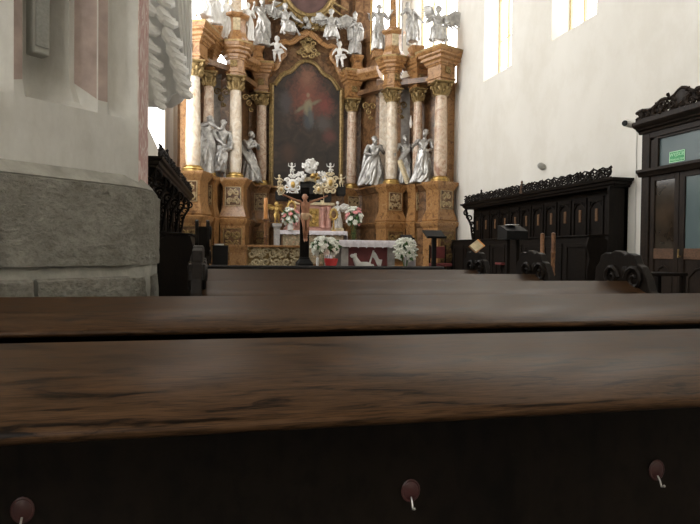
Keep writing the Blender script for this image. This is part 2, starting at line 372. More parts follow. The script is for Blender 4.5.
    for wn in (wings or []): wing(mb, *wn)
    if extra: extra(mb)
    return mb
VOX = .012
def statue(name, mb, mat, parent=None, vox=VOX, dec=.30, scale=1.0):
    me = bpy.data.meshes.new('raw'); me.from_pydata(mb.v, [], mb.f); me.update()
    bm = bmesh.new(); bm.from_mesh(me); bmesh.ops.recalc_face_normals(bm, faces=bm.faces[:]); bm.to_mesh(me); bm.free()
    o = bpy.data.objects.new('raw', me); C.objects.link(o)
    r = o.modifiers.new('r', 'REMESH'); r.mode = 'VOXEL'; r.voxel_size = vox
    s = o.modifiers.new('s', 'SMOOTH'); s.factor = .5; s.iterations = 1
    d = o.modifiers.new('d', 'DECIMATE'); d.ratio = dec
    dg = bpy.context.evaluated_depsgraph_get(); nm = bpy.data.meshes.new_from_object(o.evaluated_get(dg))
    bpy.data.objects.remove(o); bpy.data.meshes.remove(me)
    if scale != 1: nm.transform(Matrix.Scale(scale, 4))
    nm.materials.clear(); nm.materials.append(mat); nm.name = name
    nm.polygons.foreach_set('use_smooth', [True]*len(nm.polygons))
    o = bpy.data.objects.new(name, nm); C.objects.link(o)
    if parent: o.parent = parent
    return o
def stand(**k):
    J = dict(pelvis=(.03,0,.92), chest=(0,-.01,1.27), neck=(0,0,1.43), head=(.0,-.03,1.585), shL=(-.19,0,1.37), shR=(.19,0,1.37),
             elL=(-.30,-.02,1.12), haL=(-.22,-.24,1.05), elR=(.30,-.02,1.12), haR=(.20,-.26,1.12),
             hipL=(-.10,0,.9), hipR=(.10,0,.9), knL=(-.11,-.03,.48), knR=(.14,-.12,.48), ftL=(-.11,.02,0), ftR=(.18,-.02,0))
    J.update(k); return J
def putto(**k):       # chubby child, about .95 m
    J = dict(pelvis=(0,0,.40), chest=(0,-.01,.60), neck=(0,0,.71), head=(0,-.02,.835), shL=(-.125,0,.665), shR=(.125,0,.665),
             elL=(-.25,-.03,.60), haL=(-.36,-.08,.70), elR=(.24,-.03,.56), haR=(.32,-.10,.48),
             hipL=(-.075,0,.38), hipR=(.075,0,.38), knL=(-.09,-.07,.21), knR=(.10,-.02,.20), ftL=(-.08,0,0), ftR=(.13,.03,.01), toL=(0,-.10,-.01), toR=(.02,-.10,-.01))
    J.update(k); return J
def place(o, p, rz=0, tilt=(0,0)):
    o.location = p; o.rotation_euler = (tilt[0], tilt[1], rz); return o
# ------------------------------------------------------------------ the church
WX = 7.25; LX = -1.05; CEIL = 12.5; BY = 20.6
def wall_with_openings(name, x0, x1, y0, y1, zt, wins, mat, axis='Y'):
    mb = MB(); a = y0
    def bx(p0, p1, z0, z1):
        if axis == 'Y': mb.box(x0, x1, p0, p1, z0, z1)
        else: mb.box(p0, p1, x0, x1, z0, z1)
    for (w0, w1, z0, z1) in sorted(wins):
        bx(a, w0, 0, zt); bx(w0, w1, 0, z0); bx(w0, w1, z1, zt); a = w1
    bx(a, y1, 0, zt)
    return struct(mb.build(name, mat, smooth=0))
DAY = emis('daylit_frosted_glass', (1.0, .985, .96), 4.8)
DAYS = emis('bright_frosted_glass', (1.0, .985, .96), 6.5)
nwin = [0]
def window(axis, w0, w1, z0, z1, pos, n_v=2, mat=None, out=1):
    nwin[0] += 1; nm = 'window_%d' % nwin[0]
    fr = MB(); pn = MB(); t = .05; d0, d1 = sorted((pos, pos-out*.06))
    def bx(mb, a0, a1, zz0, zz1, e0, e1):
        if axis == 'Y': mb.box(e0, e1, a0, a1, zz0, zz1)
        else: mb.box(a0, a1, e0, e1, zz0, zz1)
    bx(fr, w0, w0+t, z0, z1, d0, d1); bx(fr, w1-t, w1, z0, z1, d0, d1); bx(fr, w0, w1, z0, z0+t, d0, d1); bx(fr, w0, w1, z1-t, z1, d0, d1)
    for i in range(1, n_v+1):
        x = w0+(w1-w0)*i/(n_v+1); bx(fr, x-.03, x+.03, z0+t, z1-t, d0, d1)
    nz = int((z1-z0)/1.0)
    for i in range(1, nz):
        z = z0+(z1-z0)*i/nz; bx(fr, w0+t, w1-t, z-.012, z+.012, d0+.015, d1-.015)
    o = struct(fr.build(nm, M['yellowwood'], smooth=0))
    gp = pos+out*.001 if out > 0 else pos+(.062 if axis == 'Y' and w0 > 5 else -.021)          # left chancel panes set in front, so mullions don't hide the glow
    bx(pn, w0, w1, z0, z1, gp, gp+.02); pn.build('pane', mat or DAY, o, smooth=0)
RW = [(13.2,14.67,5.72,11.2),(9.94,11.46,5.72,11.2),(6.6,8.1,5.72,11.2),(16.45,19.6,6.2,11.4)]
LW = [(10.9,16.25,3.4,11.2),(6.2,8.4,6.0,11.2),(17.0,19.6,6.2,11.4)]  # first: widened glowing pane added to stand for brightly lit plaster
BW = [(-.55,1.35,6.4,11.6),(5.0,6.9,6.4,11.6)]
wall_with_openings('wall_right', WX, WX+.6, -6, BY+.6, CEIL, RW, M['plaster'])
wall_with_openings('wall_left', LX-.6, LX, 3.4, BY+.6, CEIL, LW, M['plaster'])
wall_with_openings('wall_back', BY, BY+.6, LX, WX, CEIL, BW, M['plaster'], 'X')
for w in RW: window('Y', *w, WX+(.5 if w[0] < 16 else .12), 2, DAY)
for w in LW: window('Y', *w, LX-(.12 if w[0] != 6.2 else .45), 2, DAY, -1)
for w in BW: window('X', *w, BY+.3, 2, DAY)
AW = [(-4.6,-2.6,3.0,10.5),(-1.4,.6,3.0,10.5)]
wall_with_openings('wall_aisle', -4.9, -4.5, -6, 3.6, CEIL, AW, M['plaster'])
for w in AW: window('Y', *w, -4.8, 2, emis('sunlit_frosted_glass', (1,.985,.96), 11), -1)
struct(MB().box(-4.5, LX-.6, 3.4, 3.9, 0, CEIL).build('wall_arch', M['plaster'], smooth=0))
NW = [(-3.9,-2.1,4.5,11)]
wall_with_openings('wall_front', -6.6, -6, -4.9, WX+.6, CEIL, NW, M['plaster'], 'X')
for w in NW: window('X', *w, -6.3, 2, DAY, -1)
struct(MB().box(-4.9, WX+.6, -6.6, BY+.6, -.2, 0).build('floor', M['floor'], smooth=0))
struct(MB().box(-4.9, WX+.6, -6.6, BY+.6, CEIL, CEIL+.2).build('ceiling', M['ceil'], smooth=0))
dz = MB(); DA = .35
dz.box(LX+.002, WX-.002, 10.2, BY-.002, .001, DA-.12); dz.box(LX+.002, WX-.002, 10.5, BY-.002, DA-.12, DA)
struct(dz.build('floor_chancel', M['greystone'], smooth=0))
struct(MB().box(1.0, 5.3, 14.2, 20.5, DA, DA+.15).box(1.3, 5.0, 14.6, 20.5, DA+.15, DA+.30).build('floor_altar', M['greystone'], smooth=0))
# ---- the chancel-arch pier at the left: chamfered face, moulded shaft on a tooled stone base
PC = Vector((-.305, 2.90)); PD = Vector((-math.sin(R(47)), -math.cos(R(47)))); PN = Vector((PD.y*-1, PD.x))   # PN: outward normal
if PN.x < 0: PN = -PN
PN = Vector((abs(PD.y), -abs(PD.x)))
def uf(px):
    k = math.tan(math.atan((px-350)/590)+R(13.8)); return (PC.x-k*PC.y)/(-PD.x+PD.y*k)
def ppt(u, d): p = PC+PD*u-PN*d; return (p.x, p.y)
U = {x: uf(x) for x in (138, 130, 120, 110, 107, 97, 96, 86, 82, 78, 66, 50, 36, 27, 25, 13, 11, 0)}
prof = [(138,0),(134,.012),(128,.028),(119,.036),(112,.028),(107.5,.004),(107,0),(97.5,0),(97,.004),(87,.060),(86,.060),(80,.052),(76,.075),(66,.130),(52,.165),(38,.17),(30,.16),(27,.145),(25.5,.02),(25,.012),(13.5,.0),(13,.003),(6,.02),(0,.03),(-14,.03)]
pinkcols = {6, 8, 19}
us = [uf(p) for p, d in prof]; ds = [d*1.65 for p, d in prof]; us += [1.3, 2.06]; ds += [0, 0]
zr = [1.452, 1.60, 1.70, 1.735]; rows = []
for z, k in ((1.40,0),(1.452,0),(1.62,0),(1.71,0)): rows.append([(*ppt(u, 0), z) for u in us])
rows.append([(*ppt(u, d*.55), 1.745) for u, d in zip(us, ds)])
rows.append([(*ppt(u, d), 1.745+.02+d*.75) for u, d in zip(us, ds)])
for z in (2.3, 3.5, 6, 9, CEIL-.01): rows.append([(*ppt(u, d), z) for u, d in zip(us, ds)])
mb = MB(); n = len(us); vs = [p for r in rows for p in r]; fs = []; ms = []
for i in range(len(rows)-1):
    for j in range(n-1):
        fs.append((i*n+j, i*n+j+1, (i+1)*n+j+1, (i+1)*n+j)); ms.append(1 if (i >= 5 and j in pinkcols) else 0)
mb.add(vs, fs); mb.m = ms
e0 = ppt(us[-1], 0); mb.cur = 0
body = [(-.306, 2.905), (-.306, 3.39), (-2.0, 3.39), (e0[0]-.02, e0[1]+.35)]
q0 = PC-PN*.2
mb.loft([[(-.35,3.22,z),(-.33,3.39,z),(-1.9,3.39,z),(-1.9,2.05,z)] for z in (.02, CEIL-.01)])
mb.cur = 2; cx, cy = PC
mb.loft([[(cx, cy, z),(cx-.0, cy+.49, z),(cx-.03, cy+.49, z),(cx-.03, cy+.02, z)] for z in (1.40, CEIL-.01)])
pier = struct(mb.build('wall_pier', [M['pier'], M['pink'], M['pinko']], smooth=30))
# stone base courses
def course(z0, z1, top=False, off=.06, seed=1, u0=-.02, u1=2.1, rounded=True, pr=None):
    qn = Vector((seed*3.1, 0, 0)); mb = MB(); path = []
    nseg = 70
    path = [(PC+PD*(u1-(u1-.10)*i/nseg)+PN*off) for i in range(nseg+1)] if rounded else [(PC+PD*(u1-(u1-u0)*i/nseg)+PN*off) for i in range(nseg+1)]
    if rounded:                                                # rounded corner on to the inner face
        a = path[-1]; b = Vector((PC.x+off, PC.y+.14)); c = Vector((PC.x+off*.95, PC.y+.01))
        for k in range(1, 11):
            t = k/10; path.append(a*(1-t)**2+c*2*t*(1-t)+b*t*t)
        path += [Vector((PC.x+off, PC.y+.14+.35*k/10)) for k in range(1, 11)]
    N = len(path); rs = []
    zs = [z0+.012] + [z0+.012+(z1-z0-.03)*i/9 for i in range(10)] if not top else [z0+.012+(z1-z0-.075)*i/9 for i in range(10)]
    ins = [.02]+[.0]*10 if not top else [0]*10
    if top: zs += [z1-.045, z1-.02, z1, z1+.004]; ins += [.006, .026, .052, .12]
    else: zs += [z1-.008]; ins += [.02]
    if pr: zs, ins = zip(*pr)
    for z, n_ in zip(zs, ins):
        r = []
        for i, p in enumerate(path):
            t = (path[min(i+1, N-1)]-path[max(i-1, 0)]).normalized(); nn = Vector((t.y, -t.x))
            if nn.dot(PN) < 0: nn = -nn
            w = noise.noise(Vector((p.x*9, p.y*9, z*9))+qn)*.008+noise.noise(Vector((p.x*28, p.y*28, z*28)))*.004
            g = p+nn*(w-n_); r.append((g.x, g.y, z))
        rs.append(r)
    mb.loft(rs, False, None, False); return mb
course(1.035, 1.41, False, .062, 1).build('stone_block', M['stone'], pier, 50)
course(1.39, 1.46, False, .058, 5, pr=[(1.36,.02),(1.398,.004),(1.402,0),(1.425,.018),(1.447,.046),(1.456,.054),(1.459,.12)]).build('chamfer', M['chamfer'], pier, 50)
ub = uf(28)
course(.60, 1.006, False, .056, 2, 0, ub-.008).build('stone_block', M['stone'], pier, 50)
course(.60, 1.006, False, .056, 3, ub+.008, 2.1, False).build('stone_block', M['stone'], pier, 50)
course(.02, .592, False, .062, 4).build('stone_block', M['stone'], pier, 50)
mt = MB(); c0 = PC+PN*.050; c1 = PC+PD*2.1+PN*.05
mt.loft([[(c1.x, c1.y, z), (c0.x-.03, c0.y-.0, z), (PC.x+.050, PC.y+.06, z), (PC.x+.050, PC.y+.485, z), (-1.7, 3.38, z)] for z in (.02, 1.38)])
mt.build('mortar', M['mortar'], pier)
# column loudspeaker in the deep recess
sp = ppt((uf(37)+uf(54))/2, .05); ang = math.atan2(PD.y, PD.x)+PI
L = thing('column_loudspeaker', 'slim grey column loudspeaker mounted in the recess of the whitewashed pier', 'loudspeaker', (sp[0], sp[1], 1.90), ang)
hw = abs(uf(37)-uf(54))/2
MB().box(-hw, hw, -.02, .04, 0, .95).build('cabinet', M['speaker'], L, bevel=.008)
MB().box(-hw*.74, hw*.74, -.025, -.019, .03, .92).build('grille', M['grille'], L)
MB().box(-.03, .03, .04, .20, .45, .5).build('bracket', M['speaker'], L)
# ------------------------------------------------------------------ pews
PEWX = 2.40; ZT = EYE-.1517; names = ['nearest', 'second', 'third', 'fourth', 'fifth', 'front']
lab = ['long dark oak pew nearest the viewer, its broad book rest filling the foreground',
       'long dark oak pew second from the viewer, running past the foot of the stone pier',
       'third dark oak pew from the viewer, ending right at a tall carved bench end',
       'fourth dark oak pew from the viewer, shorter-looking and glossy towards the right',
       'fifth dark oak pew from the viewer, with the gilded book resting on its end',
       'frontmost dark oak pew with a black top rail, below the flowers']
def end_poly(Yf):
    P = [(-.27,.0),(-.27,.10),(-.24,.14),(-.24,.72),(-.255,.80),(-.24,.88),(-.19,.92),(-.165,.985),(-.12,1.05),(-.085,1.065),(-.06,1.115),(-.01,1.128),(.02,1.118),(.06,1.138),(.11,1.142),(.15,1.125),(.19,1.132),(.235,1.115),(.25,1.07),(.285,1.04),(.29,.97),(.315,.90),(.31,.80),(.27,.66),(.28,.56),(.36,.50),(.40,.44),(.40,.12),(.43,.10),(.43,0)]
    return [(Yf+a, b) for a, b in P]
SWAP = Matrix(((0,1,0,0),(1,0,0,0),(0,0,1,0),(0,0,0,1)))    # (x,y,z)->(y,x,z) so prism's x runs along y
for i in range(6):
    Yf = 1.015+.96*i; x0 = (-1.2, -.82)[i] if i < 2 else -.06; x1 = PEWX
    p = thing('church_pew', lab[i], 'pew', ((x0+x1)/2, Yf, 0), 0, 'rows of oak pews'); WP[p.name] = Vector(p.location)
    if i < 5:
        poly = [(Yf,ZT),(Yf+.012,ZT-.006),(Yf+.012,ZT-.022)]+[(Yf-.200,ZT-.0935),(Yf-.211,ZT-.0965),(Yf-.2195,ZT-.0955),(Yf-.2245,ZT-.0905),(Yf-.2245,ZT-.0845),(Yf-.2205,ZT-.0795),(Yf-.213,ZT-.0755)]
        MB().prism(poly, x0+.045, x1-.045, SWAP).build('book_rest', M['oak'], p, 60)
        MB().box(x0+.04, x1-.04, Yf-.026, Yf-.001, .16, ZT-.03).build('back_panel', M['oakdarkshade'], p, 0)
        MB().box(x0+.04, x1-.04, Yf+.02, Yf+.40, .42, .455).build('seat', M['oakdarkshade'], p, 0, .006)
        MB().box(x0+.04, x1-.04, Yf-.40, Yf-.24, .10, .15).build('kneeler', M['oakdarkshade'], p, 0, .01)
    else:
        MB().box(x0+.04, x1-.04, Yf-.03, Yf+.0, .05, ZT-.03).build('back_panel', M['oak'], p, 0)
        MB().prism([(Yf-.05,ZT-.03),(Yf+.04,ZT-.03),(Yf+.05,ZT-.012),(Yf+.04,ZT+.004),(Yf-.05,ZT+.004),(Yf-.06,ZT-.012)], x0+.0, x1+.02, SWAP).build('top_rail', M['blackm'], p, 0)
        MB().box(x0+.04, x1-.04, Yf+.0, Yf+.38, .42, .455).build('seat', M['oakdarkshade'], p, 0, .006)
    p.rotation_euler.z = R(-1.2)
    for s, xe in ((-1, x0), (1, x1-.05)):
        mb = MB(); mb.prism(end_poly(Yf) if i < 5 else [(Yf+a, b) for a, b in ((-.04,0),(-.04,ZT-.03),(.0,ZT-.02),(.06,ZT-.06),(.2,.70),(.36,.60),(.40,.46),(.40,0))], xe, xe+.05, SWAP)
        if i < 5 and (i >= 2 or s > 0):
            e = mb.build('bench_end', M['stall'], p, 0, .006)
            for side in ((xe-.004, -1), (xe+.054, 1)):
                T = Matrix.Translation((side[0], Yf+.03, 0)) @ Matrix.Rotation(PI/2, 4, 'Z')
                r = MB()
                for (cy, cz, rr, a, sg, tn) in ((-.10,.98,.075,0,1,1.4),(.10,.985,.07,PI,-1,1.4),(-.14,.82,.06,PI/2,-1,1.2),(.12,.80,.075,PI/2,1,1.3),(0,.62,.09,-PI/2,1,1.5),(.02,.9,.05,0,1,1.2)):
                    r.tube(spiral(cy, cz, rr, a, tn, 14, .15, sg), [.017-.009*k/14 for k in range(15)], 6, T)
                for (cy, cz) in ((-.02,1.02),(.03,.74),(-.12,.7),(.14,.9),(0,.5)): r.ell((cy,0,cz), (.028,.014,.035), 8, 6, T)
                r.build('carving', M['stall'], e)
        else: mb.build('bench_end', M['stall'], p, 0, .006)
    if i == 0:                                             # bag hooks on the dark back panel
        for (px, py) in ((413,493),(657,470),(18,517)):
            h = at(px, py, Y=Yf-.034); hk = MB()
            hk.lathe([(.0001,0),(.0165,0),(.018,.002),(.016,.0035),(.014,.003),(.012,.0045),(.0001,.005)], 16, (0,0,0), Matrix.Translation((h.x, Yf-.0265, h.z)) @ Matrix.Rotation(PI/2, 4, 'X') @ Matrix.Scale(1.18, 4, (0,1,0)))
            ho = hk.build('coat_hook', plain('maroon_enamel', (.045,.010,.010), .35), p, label='oval dark red hook plate')
            ht = MB(); ht.tube([(h.x, Yf-.031, h.z-.010),(h.x, Yf-.038, h.z-.018),(h.x, Yf-.042, h.z-.028),(h.x, Yf-.049, h.z-.025)], .0018, 8); ht.ell((h.x, Yf-.049, h.z-.024), .0028)
            ht.build('hook', M['metal'], ho)
# gilded book leaning on the fifth bench end
bp = Vector((PEWX-.025, 1.015+.96*4+.04, 1.118))
b = thing('prayer_book', 'small open book with orange and gilt cover tilted on the fifth bench end', 'book', bp, R(15))
T = Matrix.Translation((0,0,.058)) @ Matrix.Rotation(R(-32), 4, 'Y') @ Matrix.Rotation(R(52), 4, 'X')
MB().box(-.060,.068,-.045,.045,.0,.006, T).build('cover', M['wax'], b, 0)
MB().box(-.060,.044,-.041,.041,.0062,.022, T).build('pages', M['cream'], b, 0, .003)
# ------------------------------------------------------------------ choir stalls
def choir_stall(name, label, cat, loc, rz, L, bays, side, desk=None):
    # local: x along the length, -y the open front, back against the wall at y = +.36
    s = thing(name, label, cat, loc, rz)
    m = MB(); m.box(0, L, .28, .35, 0, 2.3); m.build('back', M['stall'], s, 0)
    bw = L/bays
    for i in range(bays):
        x = (i+.5)*bw; m = MB()
        m.box(x-bw*.42, x-bw*.36, .25, .28, 1.15, 2.2); m.box(x+bw*.36, x+bw*.42, .25, .28, 1.15, 2.2); m.box(x-bw*.36, x+bw*.36, .25, .28, 2.12, 2.2); m.box(x-bw*.36, x+bw*.36, .25, .28, 1.15, 1.25)
        m.tube([(x-bw*.36, .26, 2.0), (x-bw*.2, .26, 2.08), (x, .26, 2.11), (x+bw*.2, .26, 2.08), (x+bw*.36, .26, 2.0)], .014, 6)
        pn = m.build('panel', M['stall'], s, 40, .004)
        MB().box(x-.035, x+.035, .262, .282, 1.74, 1.98).build('inlay', M['inlay'], pn, 0, .004)
    for i in range(bays+1):
        x = min(max(i*bw, .02), L-.02); m = MB()
        P = [(.30,.35),(.30,1.12),(.26,1.14),(.02,1.06),(-.10,.98),(-.12,.92),(-.06,.88),(-.02,.80),(-.05,.70),(-.08,.60),(-.08,.35)]
        m.prism([(a, b) for a, b in P], x-.025, x+.025, SWAP); m.build('seat_divider', M['stall'], s, 0, .006)
    MB().box(.02, L-.02, -.05, .28, .72, .76).build('seat', M['stall'], s, 0, .004)
    MB().box(0, L, -.10, .34, 0, .35).build('plinth', M['stall'], s, 0)
    c = MB(); c.sweep([(0,2.30),(.02,2.30),(.03,2.33),(.06,2.35),(.07,2.39),(.11,2.41),(.12,2.45),(-.2,2.45),(-.2,2.30)], [(L+.03,.35),(L+.03,.02),(-.03,.02),(-.03,.35)] if False else [(-.03,.35),(-.03,.05),(L+.03,.05),(L+.03,.35)])
    c.box(0, L, .03, .34, 2.31, 2.33); cn = c.build('canopy', M['stall'], s, 30)
    k = MB(); n = 3
    for j in range(3):
        T = Matrix.Translation((j*L/3+.02, .0, 2.45)); scroll_strip(k, L/3-.04, .20, .03, .15, .021, 5+j, T)
    k.box(0, L, -.012, .012, 2.445, 2.48); k.tube([(L*i/80, 0, 2.64+.02*math.sin(i*1.9)) for i in range(81)], .016, 6)
    k.build('cresting', M['stall'], s)
    for j in (1, 3):
        f = MB(); f.lathe([(.001,0),(.05,0),(.05,.05),(.035,.07),(.045,.13),(.03,.20),(.02,.24),(.028,.27),(.001,.30)], 10, (j*1.0, 0, 2.45)); f.build('finial', M['doorbrown'] if j == 3 else M['stall'], s)
    for x in [0.03, L-.03]+([L*.2, L*.4, L*.6, L*.8] if desk == 'brackets' else []):     # carved consoles under the canopy
        f = MB(); T = Matrix.Translation((x, 0, 0)) @ Matrix.Rotation(PI/2, 4, 'Z')
        for (cy, cz, rr, a, sg, tn) in ((.04,2.2,.08,PI/2,1,1.4),(.14,2.06,.09,PI,-1,1.3),(.20,1.9,.07,0,1,1.3),(.22,1.75,.06,PI/2,-1,1.2),(.24,1.6,.05,0,1,1.2),(.25,1.45,.05,0,-1,1.3)):
            f.tube(spiral(cy, cz, rr, a, tn, 14, .15, sg), [.026-.014*q/14 for q in range(15)], 6, T)
        f.tube([(.04,0,2.3),(.06,0,2.1),(.18,0,1.9),(.22,0,1.6),(.27,0,1.35),(.27,0,1.15)], [.03,.03,.03,.028,.025,.02], 6, T)
        f.build('console', M['stall'], s)
    return s
st_r = choir_stall('choir_stall', 'long blackened oak choir stall with carved cresting along the right white wall', 'choir stall', (WX-.37, 14.95, 0), -PI/2, 6.0, 12, 1)
# near end wall of the right stall
m = MB(); m.box(5.94, 6.0, -.03, .35, .35, 2.31); m.build('end_panel', M['stall'], st_r, 0, .006)
a0 = Vector((-.66, 9.0)); a1 = Vector((-.345, 15.0)); Ld = (a1-a0).length
st_l = choir_stall('choir_stall', 'dark carved choir stall seen end-on between the stone pier and the altar', 'choir stall', (a0.x, a0.y, 0), math.atan2(a1.y-a0.y, a1.x-a0.x), Ld, 12, 2, 'brackets')
m = MB()
T = Matrix.Translation((0.02, .0, 1.2))
def lace(mb, w, h, seed, T, r=.012):
    for j in range(int(h/.2)):
        scroll_strip(mb, w, .21, .02, .16, r, seed+j, T @ Matrix.Translation((0,0,j*.2)))
lace(m, .40, 1.1, 3, Matrix.Translation((.01, -.05, 1.2)) @ Matrix.Rotation(PI/2, 4, 'Z'))
m.build('openwork_panel', M['stall'], st_l)
# desks in front of the stalls
def stall_desk(label, loc, rz, L, h, n):
    d = thing('stall_desk', label, 'desk', loc, rz)
    MB().box(0, L, 0, .30, 0, h-.04).build('body', M['stall'], d, 0)
    MB().prism([(-.05,h-.04),(.36,h-.04),(.36,h),(.30,h),(-.05,h-.02)], -.03, L+.03, SWAP).build('desk_top', M['stall'], d, 0, .004)
    for i in range(n):
        x0 = L*i/n+.05; x1 = L*(i+1)/n-.05; m = MB()
        m.box(x0, x1, -.018, 0, .45, .52); m.box(x0, x1, -.018, 0, h-.22, h-.15); m.box(x0, x0+.06, -.018, 0, .52, h-.22); m.box(x1-.06, x1, -.018, 0, .52, h-.22)
        m.build('panel', M['stall'], d, 0, .004)
    for x in (-.03, L): MB().prism([(-.04,0),(.34,0),(.34,h-.1),(.25,h-.05),(-.02,h-.05),(-.06,h-.2),(0,h-.4),(-.04,h-.6)], x, x+.03, SWAP).build('end_panel', M['stall'], d, 0, .004)
    MB().box(-.02, L+.02, -.04, .32, 0, .36).build('plinth', M['stall'], d, 0)
    return d
stall_desk('low black panelled oak desk in front of the right choir stall', (6.1, 13.9, 0), -PI/2, 5.44, 1.45, 8)
stall_desk('low dark panelled oak desk below the left carved stall', (-.20, 7.6, 0), math.atan2(5.4, .25), 5.4, 1.34, 8)
# ------------------------------------------------------------------ glazed entrance vestibule on the right
VX = 6.4; VY0, VY1 = 3.9, 7.62; VZ = 3.0
v = thing('entrance_vestibule', 'tall dark oak glazed vestibule with carved top at the far right', 'vestibule', (VX, VY0, 0)); WP[v.name] = Vector(v.location)
ys = [VY1, VY1-.70, VY1-1.40, VY1-2.32, VY1-3.02, VY0]
m = MB(); m.box(VX+.02, WX, VY1-.10, VY1-.02, 0, VZ); m.box(VX+.02, WX, VY0, VY0+.06, 0, VZ); m.box(VX+.02, WX, VY0, VY1-.02, VZ-.04, VZ); m.build('side_wall', M['door'], v, 0)
m = MB()
for y in (VY1-.08, VY0+.06): m.box(VX-.02, VX+.10, y-.08, y+.08, 0, VZ-.05)
m.box(VX-.02, VX+.08, VY0+.14, VY1-.16, 2.84, 2.95); m.build('frame', M['door'], v, 0, .008)
m = MB(); m.sweep([(0,2.28),(.03,2.28),(.06,2.33),(.085,2.345),(.085,2.385),(.0,2.40)], [(VX-.02,VY1+.02),(VX-.02,VY0)]); m.box(VX-.02,VX+.08,VY0+.1,VY1-.1,2.28,2.40); m.build('transom_rail', M['door'], v, 30)
m = MB(); m.sweep([(0,2.92),(.03,2.925),(.04,2.955),(.08,2.975),(.09,2.995),(.14,3.02),(.16,3.05),(.16,3.09),(-.05,3.12)], [(VX-.02,VY1+.03),(VX-.02,VY0-.02)]); m.box(VX-.02, WX, VY0, VY1, 3.0, 3.1); m.build('cornice', M['door'], v, 30)
# transom lights
m = MB(); m.box(VX+.0, VX+.05, VY1-.26, VY1-.16, 2.40, 2.84); m.box(VX, VX+.05, VY0+.14, VY1-.16, 2.81, 2.84)
for y in (VY1-.27, VY0+.36): m.box(VX-.005, VX+.05, y-.04, y+.04, 2.40, 2.84)
m.build('transom_frame', M['door'], v, 0)
MB().box(VX+.03, VX+.04, VY0+.14, VY1-.16, 2.40, 2.84).build('transom_glass', M['glass'], v, 0)
DG = plain('dark_door_glass', (.035,.026,.018), .1, 0, .5, 2.5)
dl = [(VY1-.17, VY1-.72, DG), (VY1-.72, VY1-1.66, M['glass']), (VY1-1.66, VY1-2.60, M['glass']), (VY1-2.60, VY0+.15, DG)]
for y1, y0, gm in dl:
    w = y1-y0; m = MB(); sw = .10 if w > .6 else .085; x0, x1 = VX+.0, VX+.055; f = .004
    m.box(x0, x1, y0+f, y0+sw, .05, 2.28); m.box(x0, x1, y1-sw, y1-f, .05, 2.28); m.box(x0, x1, y0+sw, y1-sw, 2.20, 2.28); m.box(x0, x1, y0+sw, y1-sw, .05, .2); m.box(x0+.02, x1-.02, y0+sw, y1-sw, .2, 1.06)
    d = m.build('door', M['door'], v, 0, .004)
    MB().box(x0, x1-.005, y0+sw, y1-sw, 1.06, 1.21).build('lock_rail', M['doorbrown'], d, 0, .004)
    MB().box(x0+.02, x0+.03, y0+sw, y1-sw, 1.21, 2.20).build('glass_pane', gm, d, 0)
    q = MB(); yc = (y0+y1)/2; hw_ = (w/2-sw)*.8
    q.tube([(x0+.018, yc-hw_, .3), (x0+.018, yc-hw_, .80), (x0+.018, yc-hw_*.6, .92), (x0+.018, yc, .96), (x0+.018, yc+hw_*.6, .92), (x0+.018, yc+hw_, .80), (x0+.018, yc+hw_, .3), (x0+.018, yc-hw_, .3)], .018, 6)
    q.build('arched_panel', M['door'], d)
    if w > .6: MB().tube([(x0-.04, y1-.05, 1.08),(x0-.045, y1-.05, 1.14),(x0-.04, y1-.05, 1.2)], .012, 8).tube([(x0+.005, y1-.05, 1.1),(x0-.04, y1-.05, 1.1)], .009).build('handle', M['dullgold'], d)
# carved crest
m = MB(); T = Matrix.Translation((VX-.12, VY1-.0, 3.10)) @ Matrix.Rotation(-PI/2, 4, 'Z')
Lc = VY1-VY0
pf = lambda t: .75+.75*math.exp(-((t*Lc-.86)/.42)**2)+.6*math.exp(-((t*Lc-2.4)/.5)**2)+.0
scroll_strip(m, Lc, .20, .03, .30, .026, 11, T, pf); scroll_strip(m, Lc, .15, .03, .19, .020, 17, T @ Matrix.Translation((0,.02,0)), pf)
m.tube([T @ Vector((Lc*t, 0, .20*pf(t)*(.86+.12*math.sin(t*60)))) for t in [i/60 for i in range(61)]], .028, 6)
m.ell(T @ Vector((.86, 0, .17)), (.03, .13, .13), 10, 8); m.box(VX-.14, VX-.10, VY0, VY1, 3.10, 3.13)
m.build('carved_crest', M['door'], v)
# safety sign stuck to the transom glass
def sign_text(body, size, loc, rot, mat, parent, nm):
    cu = bpy.data.curves.new('t', 'FONT'); cu.body = body; cu.size = size; cu.align_x = 'CENTER'; cu.align_y = 'CENTER'; cu.extrude = .0008
    o = bpy.data.objects.new('t', cu); C.objects.link(o); dg = bpy.context.evaluated_depsgraph_get(); dg.update()
    me = bpy.data.meshes.new_from_object(o.evaluated_get(dg)); bpy.data.objects.remove(o)
    me.materials.clear(); me.materials.append(mat); t = bpy.data.objects.new(nm, me); C.objects.link(t); t.parent = parent; t.location = loc; t.rotation_euler = rot; return t
s0 = at(669.5, 157, X=VX+.026); s1 = at(685, 153, X=VX+.026)
sg = thing('exit_sign', 'small green rectangular exit sign on the glass above the vestibule door', 'sign', (VX+.028, (s0.y+s1.y)/2, 2.505), -PI/2)
sw = abs(s0.y-s1.y); sh_ = .155
MB().box(-sw/2, sw/2, -.004, 0, -sh_/2, sh_/2).build('sign_board', M['green'], sg, 0)
m = MB(); t = .008
for a in ((-sw/2, sw/2, -.006, -.004, sh_/2-t, sh_/2), (-sw/2, sw/2, -.006, -.004, -sh_/2, -sh_/2+t), (-sw/2, -sw/2+t, -.006, -.004, -sh_/2, sh_/2), (sw/2-t, sw/2, -.006, -.004, -sh_/2, sh_/2)): m.box(*a)
m.build('border', M['greenl'], sg, 0)
sign_text('WYJŚCIE', .066, (0, -.006, .028), (PI/2, 0, 0), M['greenl'], sg, 'lettering')
sign_text('EWAKUACYJNE', .037, (0, -.006, -.042), (PI/2, 0, 0), M['greenl'], sg, 'lettering')
